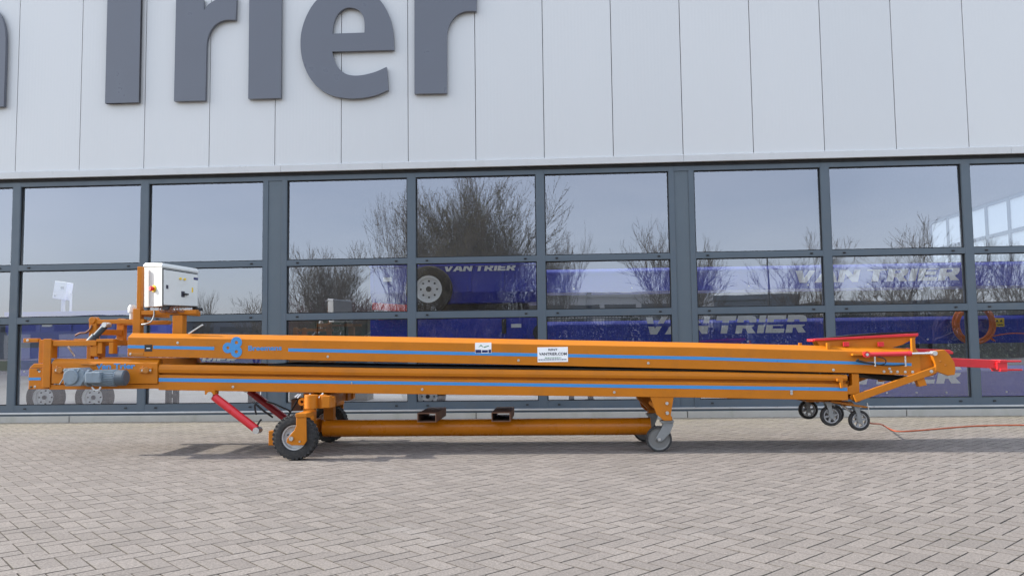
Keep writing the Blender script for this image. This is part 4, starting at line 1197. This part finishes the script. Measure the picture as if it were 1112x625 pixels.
mb.box(a.x + W_ * .5, a.x + W_ * .9, 1.481, 1.485, a.z + H_ * .15, a.z + H_ * .28)
mb.build('marking', M['ink'], wl_)
L2, L2B = blue_conveyor('low blue conveyor seen through the gap in the orange frame', 150, 292, 379, 396, 1.7, [(170, 257, 386.6, 393.5, 'VAN TRIER')], (180, 270), depth=.5)


def dished_wheel(c, R, parent, name='wheel', rimfrac=.58, w=.2):
    o = MB(); rt = R * rimfrac; c = Vector(c)
    o.lathe(c, (0, 1, 0), [(rt * 1.0, -w * .42), (rt * .96, -w * .30), (rt * .84, -w * .28), (rt * .80, -w * .08), (rt * .62, -w * .02), (rt * .42, -w * .16), (rt * .30, -w * .2), (.001, -w * .2)], 40)
    W = o.build(name, M['white'], parent, smooth=True)
    o = MB()
    for k in range(8):
        t = k * PI / 4; u = Vector((math.cos(t), 0, math.sin(t))); o.tube([c + u * rt * .60 + Vector((0, -w * .12, 0)), c + u * rt * .60 + Vector((0, -w * .0, 0))], rt * .075, 10)
    o.tube([c + Vector((0, -w * .30, 0)), c + Vector((0, -w * .1, 0))], rt * .2, 16); o.build('hub', M['dark_steel'], W)
    o = MB(); o.lathe(c, (0, 1, 0), [(rt, -w * .44), (R * .8, -w * .5), (R * .95, -w * .42), (R, -w * .3), (R, w * .3), (R * .95, w * .42), (R * .8, w * .5), (rt, w * .44)], 44, True)
    o.build('tyre', M['rubber'], W, smooth=True)
    return W


def blue_loader(label, px0, px1, pt, pb, Y, wheels, words=(), depth=1.5, low=None):
    a, b = at(px0, pb, Y), at(px1, pt, Y)
    root = thing('blue_field_loader', label, 'field loader', ((a.x + b.x) / 2, Y + depth / 2, 0), 'blue machines on wheels inside the hall')
    mb = MB(); i = .16
    mb.solid([[(x, Y + i, a.z), (x, Y, a.z + .18), (x, Y, b.z), (x, Y + .05, b.z), (x, Y + depth - .05, b.z), (x, Y + depth, b.z), (x, Y + depth, a.z + .18), (x, Y + depth - i, a.z)] for x in (a.x, b.x)])
    B = mb.build('hopper', M['blue'], root, bevel=.01)
    mb = MB()
    n = max(3, int((b.x - a.x) / .5))
    for k in range(n + 1):
        x = a.x + .04 + (b.x - a.x - .08) * k / n; mb.box(x - .03, x + .03, Y - .03, Y - .0005, a.z + .19, b.z - .06)
    mb.box(a.x - .01, b.x + .01, Y - .045, Y + .03, b.z - .058, b.z + .02); mb.build('rib', M['blue'], B, bevel=.004)
    for wx0, wx1, wt, wb, txt in words:
        p, q = at(wx0, wb, Y - .03), at(wx1, wt, Y - .03); poly_solid(caps_contours(txt, p.x, q.x, p.z, q.z), Y - .036, Y - .031).build('lettering', M['white'], B)
    if low:
        p, q = at(low[0], low[3], Y + .2), at(low[1], low[2], Y + .2)
        o = MB(); o.box(p.x, q.x, Y + .2, Y + depth - .2, p.z, q.z); LB = o.build('chassis', M['blue'], root, bevel=.01)
        o = MB()
        for k in range(9):
            x = p.x + (q.x - p.x) * (k + .5) / 9; o.tube([(x, Y + .188, p.z + .08), (x, Y + .202, p.z + .08)], .016, 10)
        o.build('bolt', M['white'], LB)
    for (wx, wy, R, yo) in wheels:
        c = at(wx, wy, Y + yo); dished_wheel(c, R, root)
    o = MB(); zt = a.z; o.box(a.x + .2, b.x - .2, Y + .45, Y + .57, zt - .22, zt - .002); o.box(a.x + .2, b.x - .2, Y + depth - .57, Y + depth - .45, zt - .22, zt - .002)
    o.build('drawbar', M['dark_steel'], root)
    return root, B


L1, L1B = blue_loader('blue loader on pale dished wheels behind the leftmost wide panes', 6, 148, 338, 372, 2.4, [(50, 431, .33, -.05), (103, 431, .33, -.05)], low=(20, 140, 376, 408))
zf = lambda o: o
mb = MB()
for (px, py) in ((128.5, 371),):
    c = at(px, py, 2.34); mb.lathe(c, (0, 1, 0), [(.045, -.01), (.085, -.01), (.085, .0), (.045, .0)], 28, True)
mb.build('ring_mark', M['white'], L1B)
mb = MB(); c = at(128.5, 371, 2.37); mb.box(c.x - .2, c.x + .25, 2.36, 2.9, c.z - .22, c.z + .16); mb.build('side_box', M['blue'], L1B, bevel=.01)
mb = MB(); a, b = at(46, 354.5, 2.35), at(56, 350, 2.35); mb.box(a.x, b.x, 2.335, 2.37, a.z, b.z); mb.build('label_plate', M['white'], L1B)
c0 = at(64, 326, 2.9); t = .09
cab = MB(); v = [at(*q, 2.9) for q in ((56.6, 323.6), (70, 325.4), (73, 306.6), (59.4, 304.6))]
cab.prism([(p.x, p.z) for p in v], 2.9, 3.1); CB = cab.build('control_box', M['white'], L1, bevel=.008)
mb = MB(); a, b = at(66, 313.6, 2.89), at(69, 311, 2.89); mb.box(a.x, b.x, 2.885, 2.9005, a.z, b.z); a, b = at(58.4, 321.6, 2.89), at(60.4, 320.2, 2.89); mb.box(a.x, b.x, 2.885, 2.9005, a.z, b.z); mb.build('switch', M['motor_dark'], CB)
mb = MB(); a, b = at(66, 342, 2.98), at(69, 325, 2.98); mb.box(a.x, b.x, 2.98, 3.04, a.z, b.z); a, b = at(75, 342, 2.98), at(76.4, 318, 2.98); mb.box(a.x, b.x, 2.98, 3.04, a.z, b.z); mb.build('stand', M['cab_grey'], L1)
M1, M1B = blue_loader('tall blue loader with small white lettering and a raised pale wheel', 402, 584, 284, 330, 2.2, [(466, 314, .40, -.16), (465, 430, .30, .1)], [(481, 560, 286.4, 294.8, 'VAN TRIER')], low=(402, 588, 344, 377))
mb = MB()
for (p0, q0, p1, q1) in ((416, 305.5, 425, 301),):
    a, b = at(p0, q0, 2.16), at(p1, q1, 2.16); mb.box(a.x, b.x, 2.158, 2.1705, a.z, b.z)
a, b = at(555, 355.5, 2.38), at(566, 351.4, 2.38); mb.box(a.x, b.x, 2.38, 2.4005, a.z, b.z)
mb.build('label_plate', M['white'], M1B)
mb = MB(); a, b = at(545, 362, 2.36), at(549.4, 346, 2.36); mb.box(a.x, b.x, 2.36, 2.3995, a.z, b.z); mb.build('hinge', M['dark_steel'], M1B)
mb = MB(); a, b = at(404, 345, 2.0), at(442, 331.5, 2.0); mb.bar((a.x, 2.05, b.z), (b.x, 2.05, b.z - .05), .07, .12); mb.bar((a.x + .1, 2.05, a.z), (b.x, 2.05, a.z + .03), .07, .08); mb.build('side_guard', M['red'], M1, bevel=.006)
# olive grey lockers between the machines
LKX = [(314, 344), (345, 375), (376, 399)]
for i, (p, q) in enumerate(LKX):
    a, b = at(p, 441, 3.6), at(q, 347, 3.6)
    lk = thing('locker', ('olive grey locker nearest the double mullion', 'middle one of three olive grey lockers behind the glass', 'narrow olive grey locker beside the blue loader')[i], 'locker', ((a.x + b.x) / 2, 3.85, .02), 'lockers inside the hall')
    mb = MB(); mb.box(a.x, b.x, 3.6, 4.1, .022, b.z); bd = mb.build('body', M['olive'], lk, bevel=.006)
    mb = MB(); mb.box(a.x + .02, b.x - .02, 3.585, 3.5995, .10, b.z - .03); dr = mb.build('door', M['olive'], lk, bevel=.003)
    mb = MB(); mb.box(b.x - .09, b.x - .07, 3.565, 3.5848, b.z * .5, b.z * .5 + .14); mb.build('handle', M['dark_steel'], dr)
# coil of hose on a hook, with its tail
HC = thing('hose_coil', 'orange hose coiled and hung up behind the glass at the right', 'hose', (at(1058, 351, 1.3).x, 1.4, at(1058, 332, 1.3).z))
rh = random.Random(4); mb = MB(); c = at(1058, 351.5, 1.32)
for k in range(15):
    rr = .285 + rh.uniform(-.035, .035); o_ = Vector((rh.uniform(-.015, .015), rh.uniform(-.06, .06), rh.uniform(-.02, .01)))
    mb.arc_tube(c + o_, (1, 0, 0), (0, rh.uniform(-.08, .08), 1), rr, .017, 0, 2 * PI, 40, 8)
mb.build('coil', M['hose'], HC, smooth=True)
mb = MB(); mb.tube(crom([c + Vector((-.06, 0, -.29)), c + Vector((-.03, -.02, -.5)), c + Vector((-.05, 0, -.75)), c + Vector((-.02, .02, -.95))]), .015, 8)
mb.tube(crom([c + Vector((.22, 0, -.2)), c + Vector((.3, .0, -.27)), at(1075, 366, 1.32), at(1090, 362.6, 1.32), at(1106, 361.6, 1.32), at(1140, 364, 1.32)]), .009, 6); mb.build('hose_tail', M['hose'], HC, smooth=True)
mb = MB(); mb.tube([c + Vector((0, -.1, .27)), c + Vector((0, .17, .27))], .012, 8); mb.build('hook', M['zinc'], HC)

# ------------------------------------------------------------------ the yard opposite, seen in the glass
def ring_tube(V, F, p0, p1, r0, r1, n=3):
    d = (p1 - p0)
    if d.length < 1e-5: return
    d.normalize(); u = d.orthogonal().normalized(); v = d.cross(u); b = len(V)
    for p, r in ((p0, r0), (p1, r1)):
        for k in range(n):
            t = 2 * PI * k / n; V.append(p + u * (r * math.cos(t)) + v * (r * math.sin(t)))
    for k in range(n): F.append((b + k, b + (k + 1) % n, b + n + (k + 1) % n, b + n + k))


def bare_tree(label, base, H, Wd, seed, stems=1, lift=.35, levels=5, fan=.5, buds=0, group='bare trees across the yard', twig='twig', cat='tree', name='bare_tree', rad=.11, dens=.8, thin=.009):
    rg = random.Random(seed)
    TV, TF, CV, CF, BV, BF = [], [], [], [], [], []

    def grow(p, d, L, r, lev):
        segs = 3 if lev < 3 else 2
        q = p
        for i in range(segs):
            d = (d + Vector((rg.gauss(0, .13), rg.gauss(0, .13), rg.gauss(0, .09) + lift * .12))).normalized()
            e = q + d * (L / segs)
            ra, rb = r * (1 - .38 * i / segs), r * (1 - .38 * (i + 1) / segs)
            if lev <= 1: ring_tube(TV, TF, q, e, ra, rb, 7)
            else: ring_tube(CV, CF, q, e, ra, rb, 4 if lev == 2 else 3)
            if lev >= 1 and lev < levels:
                for _ in range(2):
                    if rg.random() < dens: child(q.lerp(e, rg.uniform(.2, 1)), d, L, rb, lev)
            q = e
        if lev < levels:
            for _ in range(3 if lev == 0 else 2): child(q, d, L, r * .62, lev)
        elif buds and rg.random() < buds:
            for _ in range(2):
                s = rg.uniform(.03, .06); o = p.lerp(q, rg.uniform(.3, 1)); b = len(BV)
                a = Vector((rg.gauss(0, 1), rg.gauss(0, 1), rg.gauss(0, 1))).normalized(); c = a.orthogonal().normalized()
                BV.extend([o, o + a * s + c * s * .4, o + a * s * 2, o + a * s - c * s * .4]); BF.append((b, b + 1, b + 2, b + 3))

    def child(q, d, L, r, lev):
        a = d.orthogonal().normalized(); a.rotate(Matrix.Rotation(rg.uniform(0, 2 * PI), 3, d))
        dd = (d + a * rg.uniform(.35, .95) * (fan * 1.6)).normalized(); dd.z += lift * .35; dd.normalize()
        grow(q, dd, L * rg.uniform(.55, .78), max(thin, r * rg.uniform(.45, .7)), lev + 1)

    for s in range(stems):
        t = 2 * PI * (s + rg.random() * .6) / max(1, stems)
        sp = fan * (.05 if stems == 1 else rg.uniform(.15, 1.5)); d = Vector((math.cos(t) * sp, math.sin(t) * sp, 1)).normalized()
        grow(Vector((math.cos(t), math.sin(t), 0)) * (.12 if stems > 1 else 0) + Vector((0, 0, -.05)), d, H * (.30 if stems == 1 else .36 * (.55 + .55 * max(0, (d.z - .6) / .4))), rad * (1 if stems == 1 else .6), 0 if stems == 1 else 1)
    xs = sorted(v.x for v in CV); ys = sorted(v.y for v in CV); zs = sorted(v.z for v in CV)
    n = len(xs); w = max(xs[int(n * .985)] - xs[int(n * .015)], .1); hh = zs[int(n * .998)]
    sx, sz = Wd / w, H / hh; xm = (xs[int(n * .985)] + xs[int(n * .015)]) / 2
    root = thing(name, label, cat, (base.x, base.y, 0), group)
    for nm, V, F, mt in (('trunk', TV, TF, M['bark']), ('crown', CV, CF, M[twig]), ('buds', BV, BF, M['bud'])):
        if not F: continue
        me = bpy.data.meshes.new(nm); me.from_pydata([((v.x - xm * min(1, v.z / hh * 2)) * sx, v.y * sx, v.z * sz) for v in V], [], F); me.materials.append(mt)
        o = bpy.data.objects.new(nm, me); COL.objects.link(o); o.parent = root
    return root


def gp(px, D): v = at(px, 372, D); return Vector((v.x, -D, 0))
def hgt(py, D): return 1.07 + (372 - py) / 861.0 * (D + 11.4)
def wid(p, D): return p / 861.0 * (D + 11.4)


bare_tree('tallest tree with a dense olive crown mirrored in the middle panes', gp(505, 33), hgt(183, 33), wid(132, 33), 3, stems=14, lift=.6, levels=5, fan=.55, buds=.95, dens=.72, thin=.008)
bare_tree('dense dark tree left of the tallest crown', gp(436, 35), hgt(196, 35), wid(76, 35), 8, stems=4, lift=.55, levels=5, fan=.5, buds=.3, dens=.5, thin=.008)
bare_tree('dark shrubby tree right of the tallest crown', gp(566, 34), hgt(252, 34), wid(84, 34), 9, stems=6, lift=.4, levels=5, fan=.6, buds=.2, dens=.55, thin=.008)
bare_tree('fan shaped bare tree mirrored beside the left double mullion', gp(352, 33), hgt(262, 33), wid(88, 33), 12, stems=8, lift=.7, levels=5, fan=.5, dens=.52, thin=.008)
bare_tree('slender bare tree mirrored right of the middle panes', gp(611, 32), hgt(252, 32), wid(50, 32), 15, stems=4, lift=.55, levels=5, fan=.5, dens=.58, thin=.008)
bare_tree('round bare tree mirrored beside the right double mullion', gp(738, 32), hgt(246, 32), wid(102, 32), 21, stems=6, lift=.5, levels=5, fan=.55, dens=.56, thin=.008, rad=.13)
bare_tree('broad low bare tree mirrored behind the large white lettering', gp(887, 31), hgt(262, 31), wid(112, 31), 25, stems=5, lift=.45, levels=5, fan=.7, dens=.52, thin=.008)
bare_tree('wide bare tree mirrored near the hose coil', gp(1002, 31), hgt(243, 31), wid(135, 31), 29, stems=5, lift=.5, levels=5, fan=.65, dens=.52, thin=.008)
bare_tree('bare tree mirrored at the right edge of the windows', gp(1104, 31), hgt(266, 31), wid(110, 31), 33, stems=4, lift=.5, levels=5, fan=.65, dens=.52, thin=.008)
bare_tree('small bare tree mirrored right of the control cabinet', gp(277, 45), hgt(314, 45), wid(46, 45), 37, stems=3, lift=.5, levels=4, fan=.55)
bare_tree('tiny bare tree mirrored behind the control cabinet', gp(222, 45), hgt(308, 45), wid(26, 45), 41, stems=2, lift=.6, levels=4, fan=.4)
for i, (px, D, py, w, lb) in enumerate(((330, 32.5, 322, 60, 'red twigged shrub at the foot of the fan shaped tree'), (392, 32.5, 318, 66, 'red twigged shrub between the fan shaped and the dense tree'), (425, 32.2, 324, 44, 'red twigged shrub under the dense dark tree'))):
    bare_tree(lb, gp(px, D), hgt(py, D), wid(w, D), 50 + i, stems=11, lift=.5, levels=4, fan=.7, group='red twigged shrubs', twig='twig_red', cat='shrub', name='shrub', rad=.04)
for i, (px, D, py, w, lb) in enumerate(((470, 32, 316, 70, 'brown shrub under the left half of the tallest tree'), (520, 32, 318, 60, 'brown shrub under the right half of the tallest tree'), (572, 32, 316, 56, 'brown shrub under the shrubby tree'))):
    bare_tree(lb, gp(px, D), hgt(py, D), wid(w, D), 60 + i, stems=12, lift=.35, levels=4, fan=.8, group='brown shrubs', cat='shrub', name='shrub', rad=.04)
hx0, hx1 = gp(1200, 31.2).x, gp(640, 31.2).x
def hedge(px0, px1, py, label, seed):
    rg = random.Random(seed); a, b = sorted((gp(px0, 31.4).x, gp(px1, 31.4).x)); h = hgt(py, 31.4); V, F = [], []
    for _ in range(int((b - a) * 1100)):
        x = rg.uniform(a, b); y, z = -31.4 + rg.gauss(0, .22), h * rg.random() ** .8 * (1 + .12 * math.sin(x * 2.1 + seed) + rg.gauss(0, .03))
        s = rg.uniform(.04, .09); u = Vector((rg.gauss(0, 1), rg.gauss(0, 1), rg.gauss(0, 1))).normalized(); v = u.orthogonal().normalized(); o = Vector((x, y, max(.03, z))); k = len(V)
        V.extend([o - u * s, o + v * s * .6, o + u * s, o - v * s * .6]); F.append((k, k + 1, k + 2, k + 3))
    me = bpy.data.meshes.new('hedge'); me.from_pydata(V, [], F); me.materials.append(M['leaf'])
    o = bpy.data.objects.new('hedge', me); COL.objects.link(o); tag(o, label, 'hedge', 'hedges behind the bar fence')
hedge(596, 815, 352, 'added dark hedge behind the fence below the slender tree', 1); hedge(822, 962, 350, 'added dark hedge behind the fence below the broad low tree', 2); hedge(968, 1230, 349, 'added dark hedge behind the fence below the wide tree', 3); hedge(330, 590, 346, 'dark hedge under the tallest tree', 4)  # the ones behind the fence are added to darken the lower panes' reflection
# bar fence
fxs = [gp(p, 30).x for p in (575, 1240)]
FEN = thing('bar_fence', 'tall dark green bar fence along the far side of the yard', 'fence', ((fxs[0] + fxs[1]) / 2, -30, 0))
FH = 2.35; x = fxs[0]
while x < fxs[1]:
    mb = MB(); mb.box(x - .04, x + .04, -30.04, -29.96, 0, FH + .08); mb.build('post', M['fence'], FEN)
    mb = MB(); x1 = min(x + 2.5, fxs[1])
    for z in (.2, 1.2, FH - .12): mb.box(x + .0405, x1 - .0405, -30.012, -29.988, z, z + .05)
    k = x + .15
    while k < x1 - .08: mb.box(k - .013, k + .013, -29.987, -29.96, .06, FH); k += .165
    mb.build('bar_panel', M['fence'], FEN); x = x1
mb = MB(); mb.box(x - .04, x + .04, -30.04, -29.96, 0, FH + .08); mb.build('post', M['fence'], FEN)
# low long buildings beyond it
def shed(label, px0, px1, py, D, mat, roof='far_roof', depth=14, doors=3, group='buildings across the yard', rp=.5):
    a, b = gp(px0, D).x, gp(px1, D).x; x0, x1 = min(a, b), max(a, b); h = hgt(py, D)
    r = thing('warehouse', label, 'building', ((x0 + x1) / 2, -D - depth / 2, 0), group)
    mb = MB(); mb.box(x0, x1, -D - depth, -D, -.05, h - rp); W = mb.build('wall', M[mat], r)
    mb = MB(); mb.box(x0 - .15, x1 + .15, -D - depth - .15, -D + .15, h - rp + .001, h); mb.build('roof', M[roof], r)
    mb = MB(); md = MB()
    for k in range(doors):
        c = x0 + (x1 - x0) * (k + .5) / doors; dw = min(2.0, (x1 - x0) / doors * .33)
        md.box(c - dw, c + dw, -D + .003, -D + .08, 0, min(3.6, h * .55))
        dd = md.build('door', M['far_grey' if mat != 'far_grey' else 'far_white'], r); md = MB()
        wn = MB(); wn.box(c - dw * 1.3, c + dw * 1.3, -D + .003, -D + .05, h - rp - 1.5, h - rp - .8); wn.build('window', M['far_roof'], r)
    mb.bm.free(); md.bm.free()
    return r


shed('long pale warehouse mirrored under the middle panes', 575, 775, 317, 78, 'far_white', 'far_white', doors=5)
shed('low grey warehouse mirrored right of the lamp post', 778, 870, 327, 70, 'far_grey', 'far_grey', doors=2)
shed('pale low building mirrored behind the wide bare tree', 905, 1130, 334, 66, 'far_white', 'far_grey', doors=5)
shed('long green roofed warehouse mirrored left of the cabinet', -260, 180, 334, 85, 'far_grey', 'far_green', doors=7)
shed('grey warehouse mirrored beside the small bare tree', 185, 330, 337, 92, 'far_grey', 'far_roof', doors=3)
sl_ = gp(838, 40); LP = thing('street_lamp', 'slim grey street lamp across the yard', 'street lamp', (sl_.x, sl_.y, 0))
hh = hgt(284, 40); mb = MB(); mb.tube([(sl_.x, sl_.y, 0), (sl_.x, sl_.y, hh - .1)], [.085, .05], 12); mb.build('pole', M['far_roof'], LP, smooth=True)
mb = MB(); mb.box(sl_.x - .1, sl_.x + .1, sl_.y - .05, sl_.y + .5, hh - .1, hh); mb.build('lamp_head', M['far_roof'], LP, bevel=.02)

# ------------------------------------------------------------------ daylight
SUN_EL, SUN_AZ = math.radians(30), math.radians(270)
wd = bpy.data.worlds.new('World'); SC.world = wd; wd.use_nodes = True
wt = NT(wd.node_tree); bg = wt.n['Background']
sky = wt.add('ShaderNodeTexSky', sky_type='NISHITA', sun_disc=False, sun_elevation=SUN_EL, sun_rotation=SUN_AZ, air_density=1.0, dust_density=1.2, ozone_density=1.0)
hs = wt.add('ShaderNodeHueSaturation', ins={'Saturation': SKY_SAT})
wt.link(sky.outputs[0], hs.inputs['Color'])
# thin high veil of cloud, a little lighter than the blue
tcw = wt.add('ShaderNodeTexCoord').outputs['Generated']
veil = wt.ramp(wt.noise(tcw, 2.2, 7, .6, (1, 1, 3.5)), .40, .75)
hz = wt.mix(.5, hs.outputs[0], (3.1, 3.42, 4.2, 1))
bright = wt.add('ShaderNodeHueSaturation', ins={'Saturation': .6, 'Value': 1.18}); wt.link(hz, bright.inputs['Color'])
wt.link(wt.mix(wt.math('MULTIPLY', veil, .6), hz, bright.outputs[0]), bg.inputs[0])
bg.inputs[1].default_value = SKY_STR
sl = bpy.data.lights.new('sun', 'SUN'); sl.energy = SUN_STR; sl.angle = math.radians(.9); sl.color = (1, .94, .85)
so = bpy.data.objects.new('sun', sl); COL.objects.link(so); so.location = (-30, 0, 30)
so.rotation_euler = Vector((math.cos(SUN_EL), -.012, -math.sin(SUN_EL))).to_track_quat('-Z', 'Y').to_euler()
vs = SC.view_settings
vs.view_transform = 'Standard'; vs.look = 'None'; vs.gamma = 1; vs.exposure = EXPO; vs.use_curve_mapping = False
cy = SC.cycles
cy.max_bounces = 10; cy.transparent_max_bounces = 12; cy.glossy_bounces = 4; cy.diffuse_bounces = 4
cy.sample_clamp_indirect = 6; cy.caustics_reflective = False
cy.use_denoising = True; cy.use_adaptive_sampling = False
